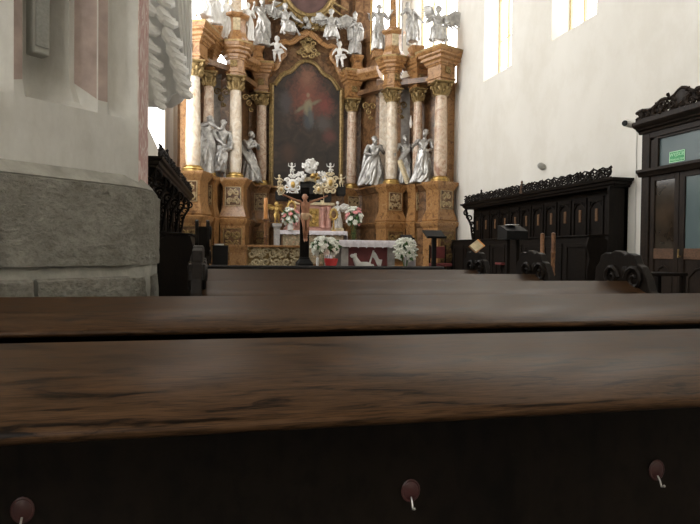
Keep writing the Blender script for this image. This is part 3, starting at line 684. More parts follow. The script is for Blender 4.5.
# security camera on the vestibule corner
c = at(630.5, 124.5, Y=VY1+.16)
k = thing('security_camera', 'small white security camera on the corner of the dark vestibule cornice', 'camera', (c.x, c.y, c.z))
T = Matrix.Rotation(R(90), 4, 'Y') @ Matrix.Rotation(R(-20), 4, 'X')
MB().lathe([(.001,-.15),(.044,-.15),(.050,-.13),(.050,.14),(.001,.14)], 16, (0,0,0), T).build('housing', M['plastic'], k)
MB().lathe([(.001,-.168),(.040,-.168),(.044,-.15),(.001,-.149)], 16, (0,0,0), T).build('lens', M['black'], k)
MB().tube([(.08,0,-.0),(.16,-.0,.0),(.16,-.05,0)], .016, 8).build('bracket', M['plastic'], k)
w0 = at(637, 130, X=WX-.012); w1 = at(636, 176, X=WX-.012)
tag(MB().tube([(w0.x, w0.y, w0.z),(w0.x, w0.y+.01, (w0.z+w1.z)/2),(w1.x, w1.y, w1.z),(w1.x, w1.y, .004)], .009, 6).build('camera_cable', M['plastic'], None), 'thin white cable running down the wall beside the vestibule', 'cable')
# bell-shaped lamp on the right wall
lp = at(541, 166, X=WX-.08)
k = thing('wall_spotlight', 'small dark round spotlight alone on the bare white wall', 'spotlight', lp)
MB().lathe([(.001,-.09),(.055,-.09),(.075,-.05),(.07,.03),(.04,.07),(.001,.08)], 16, (0,0,0), Matrix.Rotation(R(-60), 4, 'Y')).build('head', M['speaker'], k)
MB().tube([(.02,0,.0),(.05,0,.03),(.08,0,.03)], .014, 8).build('bracket', M['metal'], k)
MB().lathe([(.001,-.097),(.05,-.097),(.052,-.088),(.001,-.086)], 16, (0,0,0), Matrix.Rotation(R(-60), 4, 'Y')).build('lens', M['metal'], k)
# small dark table by the vestibule
b = thing('low_table', 'low dark wooden table between the bench end and the vestibule doors', 'table', (5.35, 6.25, 0))
MB().box(-.38,.38,-.24,.24,.86,.90).build('table_top', M['stall'], b, 0, .006)
for x in (-.34, .34):
    for y in (-.2, .2): MB().box(x-.025, x+.025, y-.025, y+.025, 0, .86).build('leg', M['stall'], b, 0)
MB().box(-.32,.32,-.18,.18,.25,.28).build('shelf', M['stall'], b, 0)
# lectern with dark box top, red-seated stools, two slim poles
lt = at(512.5, 240, Y=9.2)
l = thing('reading_desk', 'black box-topped reading desk on two posts before the right stall', 'lectern', (lt.x, lt.y, 0))
MB().prism([(-.17,1.35),(.17,1.35),(.17,1.60),(.10,1.60),(-.17,1.50)], -.20, .20, SWAP).build('desk_box', M['black'], l, 0, .006)
for x in (-.09, .09): MB().box(x-.028, x+.028, -.03, .03, .05, 1.35).build('post', M['stall'], l, 0)
MB().box(-.22, .22, -.18, .18, 0, .05).build('base', M['stall'], l, 0, .005)
MB().box(-.09,.09,-.11,.05,.0,.012, Matrix.Translation((0,0.06,1.602))).build('sheet', M['paper'], l, 0)
for j, (px, w_) in enumerate(((500.5,'left of the three'),(509,'middle of the three'),(518.5,'right of the three'))):
    c = at(px, 263, Y=11.3)
    s = thing('stool', 'low stool with dark red cushion under the reading desk, '+w_, 'stool', (c.x, c.y, DA), 0, 'red cushioned stools')
    zc = c.z-DA
    MB().box(-.065,.065,-.13,.13,zc-.04,zc+.01).build('cushion', M['red'], s, 0, .012)
    for x in (-.05,.05):
        for y in (-.1,.1): MB().box(x-.012,x+.012,y-.012,y+.012,0,zc-.04).build('leg', M['stall'], s, 0)
for px, pt, w_ in ((542.5, 233, 'shorter, left of the two'), (553.5, 232.5, 'taller, right of the two')):
    c = at(px, pt, Y=7.45)
    s = thing('processional_pole', 'slim turned reddish wooden pole standing before the right stall, '+w_, 'pole', (c.x, c.y, 0), 0, 'turned wooden poles')
    h = c.z; m = MB(); m.lathe([(.001,.02),(.02,.02),(.02,h-.62),(.034,h-.60),(.026,h-.57),(.03,h-.3),(.036,h-.28),(.028,h-.26),(.028,h-.01),(.001,h)], 14); m.build('shaft', M['candlew'], s)
    MB().lathe([(.001,0),(.12,0),(.12,.02),(.03,.05),(.001,.05)], 16).build('base', M['stall'], s)
# scroll-ended stand at the left front
q = at(206, 240, Y=6.9)
s = thing('kneeling_desk', 'tall black scroll-topped stand beside the left bench ends', 'desk', (q.x, q.y, 0))
Pq = [(-.16,0),(-.16,.9),(-.13,1.05),(-.155,1.2),(-.12,1.36),(-.06,1.445),(0,1.46),(.03,1.41),(.06,1.30),(.12,1.18),(.16,1.02),(.16,0)]
MB().prism(Pq, -.12, -.08, SWAP).prism(Pq, .0, .04, SWAP).build('side_panel', M['stall'], s, 0, .006)
MB().box(-.08, .0, -.13, .13, .02, 1.38).build('body', M['stall'], s, 0)
m = MB(); T = Matrix.Translation((.045,0,0)) @ Matrix.Rotation(PI/2, 4, 'Z')
m.tube(spiral(-.04, 1.3, .09, 0, 1.6, 16, .1), [.018-.01*i/16 for i in range(17)], 6, T); m.tube(spiral(.02, 1.05, .09, 0, 1.6, 16, .1, -1), [.018-.01*i/16 for i in range(17)], 6, T); m.build('carving', M['stall'], s)
# ------------------------------------------------------------------ white stucco ornament hanging from the left wall
oY = 7.6
o = thing('stucco_ornament', 'white stucco hanging of curled leaves on the wall beside the pier', 'ornament', (LX, oY, 2.8)); WP[o.name] = Vector(o.location)
def sp_(px, py): return at(px, py, Y=oY-.2)
edge = [(189,-60),(190,-30),(191,0),(190.5,30),(191,60),(190,74),(188,84),(182,90),(172,96)]
inner = [(146,-60),(146,-30),(147,0),(148,40),(148,60),(149,66),(151,76),(155,87),(160,97)]
m = MB(); rs = []
for (ex, ey), (ix, iy) in zip(edge, inner):
    e = sp_(ex, ey); i_ = sp_(ix, iy); r = []
    for k in range(13):
        t = k/12; p = i_.lerp(e, t); r.append((p.x, oY-.10+.28*math.sin(PI*t)-.12*t, p.z))
    r.append((e.x-.03, oY+.42, e.z)); r.append((LX+.004, oY+.42, i_.z)); rs.append(r)
m.loft(rs); m.build('shell', M['stucco'], o, 50)
def curl(mb, px, py, s, lean):
    p = sp_(px, py); p.y -= .03
    pts = [p+Vector(v)*s for v in ((-.07*1,.02,.09), (-.055,-.05,.03), (-.01,-.085,-.045), (.05,-.08,-.075), (.095,-.045,-.055), (.105,-.03,-.03))]
    mb.tube(pts, [.06*s,.075*s,.075*s,.058*s,.03*s,.01*s], 9, None, .75)
    for d in (-.035, .035): mb.tube([q_+Vector((d*.4, -.012, -d))*s for q_ in pts[:-1]], [.03*s,.05*s,.05*s,.035*s,.015*s], 7)
for px, py, s in [(162,-42,1.1),(164,-22,1.1),(165,0,1.1),(168,20,1.12),(173,40,1.1),(177,55,1.05),(180,67,1.0),(183,80,.95),(185,92,.85)]:
    f = MB(); curl(f, px, py, s*.95, 1); f.build('curled_leaf', M['stucco'], o)
for px, py, s in [(149,8,1.1),(150,28,1.1),(152,47,1.05),(155,62,1.),(157,75,.95),(159,87,.85),(161,97,.75),(161,105,.65)]:
    f = MB(); curl(f, px, py, s*.9, -1); f.build('curled_leaf', M['stucco'], o)
f = MB()
for dx in (-12, -8, -3, 1):
    f.tube([sp_(x+dx*(1-.75*max(0, y)/95), y)+Vector((0, .02, 0)) for x, y in ((188,-60),(189,-20),(189.5,20),(190,60),(188,92))], [.022,.022,.022,.02,.012], 8)
f.build('moulded_rib', M['stucco'], o)
# ------------------------------------------------------------------ the high altar (retable)
XC = 3.19; AF = .651          # axis, altar floor
ALT = thing('high_altar', 'huge baroque high altar of brown marble columns, gilding and a dark painting', 'altar', (XC, 18.4, 0)); WP[ALT.name] = Vector(ALT.location)
def sym(pts): return [(XC-s, y) for s, y in pts] + [(XC+s, y) for s, y in reversed(pts)]
# plan of the retable wall, outer -> centre
wallp = [(XC-s, y) for s, y in ((3.84,16.75),(3.78,16.78),(3.05,17.75),(2.75,18.2),(2.15,18.45),(1.85,19.2),(1.30,19.35))]+[p for p in sym([(4.05,16.75),(3.95,16.75),(3.05,17.75),(2.75,18.2),(2.15,18.45),(1.85,19.2),(1.30,19.35)]) if p[0] > XC]
m = MB(); N = len(wallp); m.sweep([(0,.4),(0,6.95),(-.25,6.95),(-.25,.4)], wallp); m.build('retable_wall', M['marbled'], ALT, 0)
pedp = sym([(4.05,16.45),(3.2,16.75),(2.75,17.55),(2.0,17.65),(1.80,18.75),(1.20,18.95)])
m = MB(); m.sweep([(-.5,.4),(.14,.4),(.14,.62),(.08,.68),(.08,1.88),(.12,1.92),(.16,1.98),(.17,2.03),(.10,2.06),(.06,2.12),(.0,2.4),(0,3.02),(.04,3.05),(.05,3.1),(.10,3.16),(.13,3.20),(.13,3.25),(-.5,3.25)], pedp)
m.build('pedestal_wall', M['marbled'], ALT, 30)
m = MB(); m.sweep([(-.1,2.035),(.175,2.035),(.175,2.06),(.09,2.066),(-.1,2.066)], pedp); m.sweep([(-.1,3.205),(.145,3.205),(.145,3.256),(-.1,3.256)], pedp); m.build('ledge', M['marble'], ALT, 0)
def facing(s): return -math.atan2(s, 9.0)*1.1
def pedestal(s, y, w=.30):
    rz = facing(s)*-1; c = (XC+s, y, 0); k = w/.30
    P = [(.40,.4),(.40,.64),(.36,.70),(.35,.74),(.35,1.86),(.38,1.90),(.41,1.96),(.42,2.0),(.42,2.05),(.36,2.08),(.38,2.12),(.36,2.2),(.31,2.36),(.295,2.44),(.295,3.0),(.31,3.03),(.33,3.06),(.36,3.12),(.39,3.17),(.40,3.2),(.40,3.262),(.1,3.262)]
    m = MB(); m.stack([(a*k, z) for a, z in P], c, rz, 1, .8); o = m.build('pedestal', M['marble'], ALT, 30)
    T0 = Matrix.Translation(c) @ Matrix.Rotation(rz, 4, 'Z')
    for zc, h, hw, off, sd in ((2.72, .50, .20, .295*.8*k, 3), (1.30, .9, .24, .35*.8*k, 8)):
        r = MB(); T = T0 @ Matrix.Translation((0, -off-.006, zc))
        relief(r, hw*2*k, h*.96, .030, sd+int(s*10), T); MB().box(-hw*k-.02, hw*k+.02, -.002, .006, -h/2-.02, h/2+.02, T).build('panel_ground', M['marbled'], o, 0)
        for a in ((-hw*k-.03, -hw*k-.01, -h/2-.03, h/2+.03), (hw*k+.01, hw*k+.03, -h/2-.03, h/2+.03)): r.box(a[0], a[1], -.02, .006, a[2], a[3], T)
        for a in (-h/2-.03, h/2+.01): r.box(-hw*k-.03, hw*k+.03, -.02, .006, a, a+.02, T)
        r.build('relief_panel', M['panelrelief'] if zc > 2 else M['dullgold'], o)
    return o
def column(s, y, r, mat, z0=3.262, z1=6.32, ent=True):
    c = (XC+s, y, 0); H = z1-z0
    P = [(r*.86, z0+.16)]+[(r*(1-.15*t**1.8), z0+.16+(H-.56)*t) for t in [i/10 for i in range(1, 11)]]
    m = MB(); m.lathe([(.01, z0+.1)]+P+[(.01, P[-1][1]+.02)], 24, c); sh = m.build('column', mat, ALT, 50)
    b = MB(); b.lathe([(.01,z0),(r*1.42,z0),(r*1.42,z0+.05),(r*1.38,z0+.055),(r*1.42,z0+.08),(r*1.36,z0+.11),(r*1.15,z0+.115),(r*1.12,z0+.14),(r*1.22,z0+.155),(r*1.12,z0+.175),(r*1.0,z0+.18),(.01,z0+.18)], 24, c); b.build('column_base', M['gold'], sh)
    k = MB(); zc = P[-1][1]; hc = z1-zc
    k.lathe([(.01,zc-.02),(r*1.0,zc-.02),(r*1.02,zc+.01),(r*.86,zc+.03),(r*.9,zc+hc*.6),(r*1.15,zc+hc*.85),(.01,zc+hc*.85)], 16, c)
    for row in range(2):
        for i in range(8):
            a = 2*PI*(i+.5*row)/8; d = Vector((math.cos(a), math.sin(a), 0)); q = Vector(c)
            k.tube([q+d*r*.9+Vector((0,0,zc+.02)), q+d*r*1.05+Vector((0,0,zc+hc*(.2+.18*row))), q+d*r*1.30+Vector((0,0,zc+hc*(.33+.27*row))), q+d*r*1.42+Vector((0,0,zc+hc*(.27+.27*row)))], [r*.2, r*.26, r*.2, r*.09], 6, None, .6)
    for i in range(4):
        a = PI/4+PI/2*i; d = Vector((math.cos(a), math.sin(a), 0)); q = Vector(c); T = Matrix.Translation(q+d*r*1.42+Vector((0,0,zc+hc*.75))) @ Matrix.Rotation(a, 4, 'Z')
        k.tube(spiral(0, 0, r*.30, PI/2, 1.5, 12, .15, -1), [r*.13]*13, 6, T)
    k.stack([(r*1.3, zc+hc*.86),(r*1.5, zc+hc*.93),(r*1.5, zc+hc)], c); k.build('capital', M['dullgold'], sh)
    return sh
def ent_block(s, y, w, n=8, drum=False):
    c = (XC+s, y, 0); rz = facing(s)*-1
    P = [(.95,6.32),(.95,6.40),(1.08,6.41),(1.08,6.45),(1.0,6.46),(1.0,6.50),(.92,6.51),(.92,6.82),(1.02,6.83),(1.06,6.88),(1.16,6.89),(1.16,6.93),(1.20,6.97),(1.45,7.0),(1.45,7.06),(1.38,7.07),(1.38,7.10),(1.62,7.14),(1.62,7.20),(1.70,7.21),(1.84,7.29),(1.84,7.36),(1.5,7.40),(.6,7.42)]
    m = MB()
    if n == 4: m.stack([(a*w, z) for a, z in P], c, rz, 1, .95)
    else: m.lathe([(a*w*1.05, z) for a, z in P], n, c, None, rz+PI/n)
    o = m.build('entablature_block', M['marble'], ALT, 20)
    T = Matrix.Translation(c) @ Matrix.Rotation(rz, 4, 'Z') @ Matrix.Translation((0, -w*.97, 6.68))
    r = MB(); r.box(-.09, .09, -.02, .02, -.10, .10, T); relief(r, .2, .2, .02, 4, T @ Matrix.Translation((0,-.02,0))); r.build('relief_panel', M['dullgold'], o)
    m = MB(); m.lathe([(1.95*w, 7.30),(1.96*w, 7.33),(1.95*w, 7.355)], n if n > 4 else 4, c, None, rz+PI/(n if n > 4 else 4)) if n > 4 else m.stack([(1.855*w,7.30),(1.865*w,7.33),(1.855*w,7.355)], c, rz, 1, .95)
    m.build('gilt_fillet', M['dullgold'], o)
    return o
for sg_ in (-1, 1):
    pedestal(sg_*2.36, 17.40); pedestal(sg_*3.52, 16.30, .32); pedestal(sg_*1.48, 18.95, .24)
    column(sg_*2.36, 17.40, .185, M['marblew']); column(sg_*3.52, 16.30, .20, M['marblec'] if sg_ > 0 else M['marblew']); column(sg_*1.48, 18.95, .17, M['marblec'])
    pedestal(sg_*3.12, 17.15, .22); column(sg_*3.12, 17.15, .155, M['marblec'])
    ent_block(sg_*2.36, 17.40, .28, 8); ent_block(sg_*3.52, 16.35, .30, 4); ent_block(sg_*1.48, 19.0, .22, 4); ent_block(sg_*3.12, 17.2, .20, 4)
    # outer pilaster against the side wall
    sp = 3.95 if sg_ > 0 else 3.79; hp = .11 if sg_ > 0 else .07
    m = MB(); m.box(XC+sg_*sp-hp, XC+sg_*sp+hp, 16.55, 17.0, .4, 7.0); m.stack([(hp*1.1,7.0),(hp*1.3,7.1),(hp*1.5,7.2),(hp*1.5,7.42),(.05,7.43)], (XC+sg_*(sp-.06), 16.75, 0)); m.build('pilaster', M['marble'], ALT, 0)
    # pale pilaster strips on the retable wall behind the statues
    for (s, y, w) in (((2.97,17.86,.16),(2.37,18.37,.12)) if sg_ > 0 else ((2.97,17.86,.18),)):
        a = math.atan2(.35, .62)*sg_*-1 if s > 2.2 else math.atan2(.75,.3)*sg_*-1
        a = a*-1
        MB().box(-w, w, -.07, .12, 3.25, 6.35, Matrix.Translation((XC+sg_*s, y-.02, 0)) @ Matrix.Rotation(-a*.6, 4, 'Z')).stack([(w*1.1,6.35),(w*1.3,6.5),(w*1.3,6.58),(.02,6.59)], (XC+sg_*s, y, 0)).build('pilaster', M['greystone'] if s > 2.5 else M['marblew'], ALT, 0)
    # attic drum and obelisk over the inner column
    c = (XC+sg_*2.36, 17.40, 0)
    m = MB(); m.lathe([(.36,7.42),(.36,7.48),(.30,7.56),(.28,7.66),(.28,7.98),(.30,8.02),(.37,8.07),(.40,8.12),(.40,8.17),(.2,8.22)], 8, c, None, PI/8); o = m.build('attic_drum', M['marble'], ALT, 30)
    r = MB(); T = Matrix.Translation((c[0], c[1]-.262, 7.82)); r.box(-.10,.10,-.01,.02,-.18,.18,T); relief(r, .18, .34, .016, 4, T @ Matrix.Translation((0,-.012,0))); r.build('relief_panel', M['cream'], o)
    m = MB(); k_ = 1 if sg_ < 0 else .62; m.stack([(.16,8.2),(.17,8.3),(.145*k_,8.34),(.075*k_*k_,10.6),(.001,10.75)], c, 0); m.build('obelisk', M['marblew'] if sg_ < 0 else M['marble'], ALT, 0)
    # scroll bridge between inner and outer entablature
    m = MB(); p0 = Vector((XC+sg_*2.62, 17.25, 7.25)); p1 = Vector((XC+sg_*3.28, 16.6, 7.25))
    path = [p0.lerp(p1, t)+Vector((0,0,.16*math.sin(PI*t)-.05)) for t in [i/12 for i in range(13)]]
    for dzz, rr in ((0,.075),(.1,.05),(-.09,.05)): m.tube([p+Vector((0,.04,dzz)) for p in path], rr, 8)
    pm = p0.lerp(p1, .5); m.stack([(.10,7.30),(.12,7.42),(.19,7.52),(.20,7.58),(.02,7.6)], (pm.x, pm.y, 0)); m.build('scroll_bridge', M['marble'], ALT, 40)
    # moulding from inner block to the centre and attic pilaster behind the statues
    m = MB(); m.sweep([(0,6.98),(.06,7.0),(.10,7.08),(.2,7.18),(.22,7.28),(.22,7.34),(-.1,7.38),(-.1,6.98)], ([(XC-2.2,18.2),(XC-1.55,18.95)] if sg_ < 0 else [(XC+1.55,18.95),(XC+2.2,18.2)])); m.build('cornice', M['marble'], ALT, 30)
    m = MB(); m.stack([(.20,7.36),(.20,7.45),(.15,7.5),(.14,7.64),(.17,7.68),(.20,7.72),(.2,7.77),(.02,7.78)], (XC+sg_*1.62, 18.95, 0)); m.box(XC+sg_*1.62-.06, XC+sg_*1.62+.06, 18.78, 18.82, 7.52, 7.62); m.build('statue_plinth', M['marble'], ALT, 0)
    # ogee wing of the pediment
    m = MB(); P = [(1.28,7.15),(1.12,7.22),(.98,7.36),(.93,7.52),(.86,7.62),(.74,7.70),(.80,7.82),(.92,7.92),(.90,8.06),(.76,8.10),(.62,8.06),(.46,8.16),(.26,8.36),(0,8.50)]
    pts = [Vector((XC+sg_*a, 18.93, z)) for a, z in P]
    m.tube(pts, .075, 8); m.tube([p+Vector((0,-.05,-.075)) for p in pts], .05, 8); m.tube([p+Vector((0,.05,.08)) for p in pts], .06, 8)
    m.tube([(XC+sg_*.90+.17*0+sg_*x, 18.90, z) for x, z in [(q[0], q[2]) for q in spiral(0, 7.98, .13, 0, 1.4, 14, .1)]], .045, 6); m.build('pediment_moulding', M['marble'], ALT, 40)
for sg_ in (-1, 1):
    pth = [(1.30,19.36),(1.85,19.21),(2.15,18.46)]; pth = [(XC+sg_*a, b) for a, b in pth]
    m = MB(); m.sweep([(-.02,6.9),(-.02,8.35),(.05,8.42),(.05,8.5),(-.23,8.5),(-.23,6.9)], pth if sg_ > 0 else pth[::-1]); m.build('upper_wall', M['marbled'], ALT, 0)
    # vaulted soffits over the statues between the columns
    for pl in (((3.45,16.5),(2.45,17.3),(2.75,18.25),(3.6,17.6)), ((2.30,17.5),(1.55,18.95),(1.85,19.2),(2.2,18.4))):
        m = MB(); m.loft([[(XC+sg_*a, b, z) for a, b in pl] for z in (6.45, 6.62)]); m.build('soffit', M['marbled'], ALT, 0)
# attic wall behind the statues, pediment field
m = MB()
gp = [(-1.28,7.1),(-1.0,7.3),(-.8,7.66),(-.88,7.98),(-.5,8.1),(-.2,8.35),(0,8.46),(.2,8.35),(.5,8.1),(.88,7.98),(.8,7.66),(1.0,7.3),(1.28,7.1),(1.28,6.5),(-1.28,6.5)]
m.prism([(XC+a, b) for a, b in gp], 19.14, 19.28); m.build('pediment_field', M['marbled'], ALT, 0)
m = MB(); m.box(XC-1.95, XC+2.25, 19.3, 19.6, 6.5, 11.8)
for s in (-1.75, -1.25, 1.25, 1.75): m.box(XC+s-.14, XC+s+.14, 19.18, 19.3, 7.3, 11.5)
m.build('attic_wall', M['marbled'], ALT, 0)
# altar painting: shaped outline, real canvas with gilt frame
half = [(1.13,2.9),(1.13,6.42),(1.02,6.44),(.95,6.56),(.84,6.72),(.70,6.82),(.55,6.88),(.44,6.98),(.36,7.10),(.25,7.20),(.12,7.26),(0,7.275)]
outl = [(-a, b) for a, b in half]+[(a, b) for a, b in reversed(half[:-1])]
def painting():
    t = NT('dark_oil_painting'); vec = t.map((1,1,1)); nz = t.noise(vec, 2.2, 6, .6, .8); nz2 = t.noise(vec, 6, 6, .65, 1)
    base = t.ramp(nz, 'Fac', [(.3, (.012,.010,.009)), (.55, (.035,.024,.018)), (.75, (.07,.04,.03))]).outputs[0]
    def blob(cx, cz, rx, rz, soft=.5, w=.5, rot=0):
        d = t.n('ShaderNodeMapping'); d.vector_type = 'TEXTURE'; d.inputs['Location'].default_value = (cx, 0, cz); d.inputs['Scale'].default_value = (rx, 1000, rz); d.inputs['Rotation'].default_value = (0, R(rot), 0)
        a = t.n('ShaderNodeVectorMath', operation='MULTIPLY_ADD'); t.l(nz2, 'Color', a, 0); a.inputs[1].default_value = (w*rx, 0, w*rz)
        b = t.n('ShaderNodeVectorMath', operation='ADD'); t.l(t.tc, 'Object', b, 0); b.inputs[1].default_value = (-w*rx*.5, 0, -w*rz*.5); t.l(b, 0, a, 2); t.l(a, 0, d, 0)
        l = t.n('ShaderNodeVectorMath', operation='LENGTH'); t.l(d, 0, l, 0)
        return t.ramp(l, 'Value', [(max(0, 1-soft), (1,1,1)), (1, (0,0,0))]).outputs[0]
    cur = base
    for col, a in (((.17,.055,.036), (0,6.1,.80,1.0,.95,1.6)), ((.19,.09,.055), (.0,6.75,.40,.5,.95,1.4)), ((.17,.042,.034), (.62,5.9,.36,.48,.95,1.6)), ((.07,.06,.055), (.55,5.3,.35,.35,.6,1.)), ((.06,.05,.05), (-.7,5.9,.28,.5,.6,1.)), ((.10,.035,.03), (.75,4.9,.3,.3,.7,1.)), ((.06,.03,.02), (-.6,4.3,.35,.4,.7,1.)),
                   ((.05,.055,.062), (.05,5.42,.22,.44,.5,.8)), ((.15,.135,.085), (-.20,5.74,.30,.085,.7,.7,-38)), ((.15,.135,.085), (.26,5.96,.28,.085,.7,.7,-28)), ((.20,.175,.11), (.03,5.80,.17,.34,.5,.8,6)), ((.08,.085,.08), (.12,5.50,.12,.40,.6,.8,-10)), ((.22,.145,.095), (.03,6.19,.075,.10,.6,.3))):
        cx, cz, rx, rz, so, w = a[:6]; cur = t.mix(blob(cx, cz-0, rx, rz, so, w, a[6] if len(a) > 6 else 0), cur, col).outputs[2]
    t.t.links.new(cur, t.b.inputs['Base Color']); t.set(Roughness=.42); return t.m
m = MB(); m.prism([(a, b) for a, b in outl], -.02, .02, Matrix.Translation((XC, 19.10, 0)))
cv = m.build('canvas', painting(), None, 0)
cv.data.transform(Matrix.Translation((-XC, -19.1, 0))); cv.parent = ALT; cv.location = (0, 19.1-18.4, 0)
m = MB(); P3 = [Vector((XC+a, 19.06, b)) for a, b in outl]
m.tube(P3, .055, 8); m.tube([Vector((XC+a*1.055, 19.08, b+.05*(b > 6.4))) for a, b in outl], .035, 8); m.build('picture_frame', M['dullgold'], ALT, 40)
m = MB()   # cartouche over the painting
T = Matrix.Translation((XC, 18.94, 7.66)); m.ell((0,0,0), (.13,.06,.17), 12, 8, T)
for sgn in (-1, 1):
    for (cx, cz, r, a, tn) in ((.16,.14,.10,0,1.3),(.2,-.05,.12,PI/2,1.3),(.13,-.22,.10,PI,1.2),(.05,.27,.07,0,1.2),(.30,-.18,.08,0,1.2)):
        m.tube([(sgn*q[0], q[1], q[2]) for q in spiral(cx, cz, r, a, tn, 12, .15)], [.035-.018*k/12 for k in range(13)], 6, T)
m.build('cartouche', M['dullgold'], ALT)
m = MB(); ov = [(XC+.86*math.cos(2*PI*i/40), 10.18+1.1*math.sin(2*PI*i/40)) for i in range(40)]
m.prism(ov, 19.05, 19.12); m.build('oval_canvas', plain('dim_reddish_canvas', (.10,.055,.05), .45, 0, .4, 2.5), ALT, 0)
m = MB(); m.tube([Vector((a, 19.03, b)) for a, b in ov]+[Vector((ov[0][0], 19.03, ov[0][1]))], .075, 8); m.tube([Vector((XC+(a-XC)*1.1, 19.08, 10.18+(b-10.18)*1.08)) for a, b in ov+[ov[0]]], .06, 8); m.build('oval_frame', M['dullgold'], ALT, 40)
m = MB()
for i in range(14):
    a = -PI*.5+(i-6.5)*.16; m.tube([(XC+.98*math.cos(a), 19.05, 10.18+1.2*math.sin(a)), (XC+1.5*math.cos(a), 18.98, 10.18+1.62*math.sin(a))], [.05,.02], 6)
cluster(m, (XC, 18.98, 8.78), (.75,.12,.16), 26, .09, 5); m.build('gilt_clouds', M['dullgold'], ALT)
for j, (dx, dz_) in enumerate(((-.10,8.86),(.14,8.88),(.0,8.68))):       # cherub heads under the oval
    h = MB(); h.ell((XC+dx, 18.86, dz_), (.085,.085,.10), 12, 8); h.ell((XC+dx, 18.88, dz_+.035), (.092,.085,.085), 10, 6); h.ell((XC+dx, 18.77, dz_-.01), .018, 6, 4)
    for s in (-1, 1): h.tube([(XC+dx+s*.07, 18.88, dz_-.05),(XC+dx+s*.19, 18.9, dz_-.02),(XC+dx+s*.23, 18.9, dz_-.10)], [.05,.045,.01], 6, None, .5)
    h.build('cherub_head', M['silver'], ALT)
# gilt drapery of leaves between capitals
for s, y, z in ((-1.9,18.5,5.95),(1.9,18.5,5.95),(-2.75,17.9,5.9),(2.75,17.9,5.9)):
    m = MB(); T = Matrix.Translation((XC+s, y-.12, z))
    for (cx, cz, r, a, sg2) in ((-.12,.05,.12,0,1),(.12,.05,.12,PI,-1),(0,-.14,.10,PI/2,1),(.05,-.32,.07,0,-1)): m.tube(spiral(cx, cz, r, a, 1.4, 12, .15, sg2), [.03-.016*k/12 for k in range(13)], 6, T)
    m.build('gilt_foliage', M['dullgold'], ALT)

# heights of the orders measured off: pedestal, column, entablature, attic
ZK = [(0,0),(.66,.66),(3.262,3.18),(6.32,6.10),(7.42,7.08),(7.78,7.55),(8.2,7.86),(8.5,8.15),(9.0,8.66),(12,11.75)]
def zmap(z):
    for (a, b), (c, d) in zip(ZK, ZK[1:]):
        if z <= c: return b+(d-b)*(z-a)/(c-a)
    return z
done = set()
for o in ALT.children_recursive:
    nm = o.name.split('.')[0]
    if nm in ('canvas', 'picture_frame', 'cartouche') or o.data.name in done: continue
    done.add(o.data.name)
    for v in o.data.vertices: v.co.z = zmap(v.co.z)
# little plinths lifting two upper statues above the cornice
for px, Y, h in ((377.5, 17.55, .22), (247, 17.6, .12)):
    p = at(px, 50, Y=Y); MB().stack([(.17,-.02),(.17,.03),(.14,.05),(.14,h-.03),(.17,h-.02),(.17,h)], (p.x, Y, zmap(7.42))).build('statue_plinth', M['marble'], ALT, 0)
# ------------------------------------------------------------------ statues
ZP = 3.182
def put(name, label, cat, mb, mat, px, Y, Z, h, rz=0, group=None, src=1.72, vox=VOX):
    o = statue(name, mb, mat, None, vox, .30, h/src); p = at(px, 150, Y=Y)
    place(o, (p.x, Y, Z), rz); return tag(o, label, cat, group)
ZS = zmap(7.78)+.002; ZB = zmap(7.42)+.002; ZR = zmap(7.6)+.002
G1 = 'life-size statues between the lower columns'; G2 = 'statues on the upper cornice'; G3 = 'cherub figures on the altar'
put('statue', 'white robed statue bending forward, half hidden behind the leftmost altar column', 'statue',
    figure(stand(chest=(.10,-.04,1.24), neck=(.16,-.07,1.40), head=(.20,-.12,1.55), shL=(-.05,-.06,1.36), shR=(.30,-.02,1.30), elL=(.02,-.30,1.42), haL=(.20,-.45,1.30), elR=(.42,-.12,1.05), haR=(.52,-.28,.92), face=(.5,-.8,-.3)),
           robe=dict(hem=(-.02,.0,.02), rx=.34, ry=.26), seed=3, mantle=[([(-.1,-.1,1.35),(.1,-.2,1.1),(.2,-.2,.8),(.25,-.1,.4)], .06)]), M['silver'], 202, 16.95, ZP, 1.72, R(35), G1)
put('statue', 'bare-chested striding statue with loose drapery between the two left columns', 'statue',
    figure(stand(pelvis=(.03,0,.90), chest=(.07,-.05,1.24), neck=(.10,-.07,1.40), head=(.08,-.12,1.56), shL=(-.10,-.08,1.37), shR=(.27,-.02,1.32), elL=(-.32,-.14,1.20), haL=(-.54,-.22,1.08), elR=(.36,.0,1.06), haR=(.32,-.22,.92), knL=(-.14,-.12,.48), ftL=(-.28,-.05,0), knR=(.14,-.10,.46), ftR=(.16,.04,0), face=(-.5,-.8,-.2)),
           robe=dict(hem=(-.10,.02,.16), rx=.25, ry=.2, top=(.03,0,.98), tw=2.2, n=7), seed=11, beard=True, mantle=[([(.27,.0,1.36),(.34,.05,1.1),(.26,-.08,.85),(.05,-.17,.78),(-.14,-.12,.6)], .065)]), M['silver'], 219.5, 17.25, ZP, 1.66, R(8), G1)
put('statue', 'statue turned right with clasped hands and trailing robe, left of the painting', 'statue',
    figure(stand(pelvis=(-.06,0,.88), chest=(-.03,-.04,1.22), neck=(.02,-.07,1.39), head=(.06,-.10,1.54), shL=(-.17,-.02,1.33), shR=(.14,-.06,1.34), elL=(-.12,-.25,1.08), haL=(.12,-.34,1.16), elR=(.28,-.16,1.10), haR=(.18,-.36,1.17), face=(.8,-.6,.05), knR=(.16,-.14,.5), ftR=(.26,-.06,0), ftL=(-.04,.05,0)),
           robe=dict(hem=(.14,0,.02), rx=.34, ry=.25, tw=1.6, n=8), seed=5, hairs=1, mantle=[([(-.2,.02,1.34),(-.22,-.1,1.0),(-.05,-.2,.7),(.2,-.2,.4),(.34,-.1,.12)], .075)]), M['silver'], 249, 18.15, ZP, 1.58, R(15), G1)
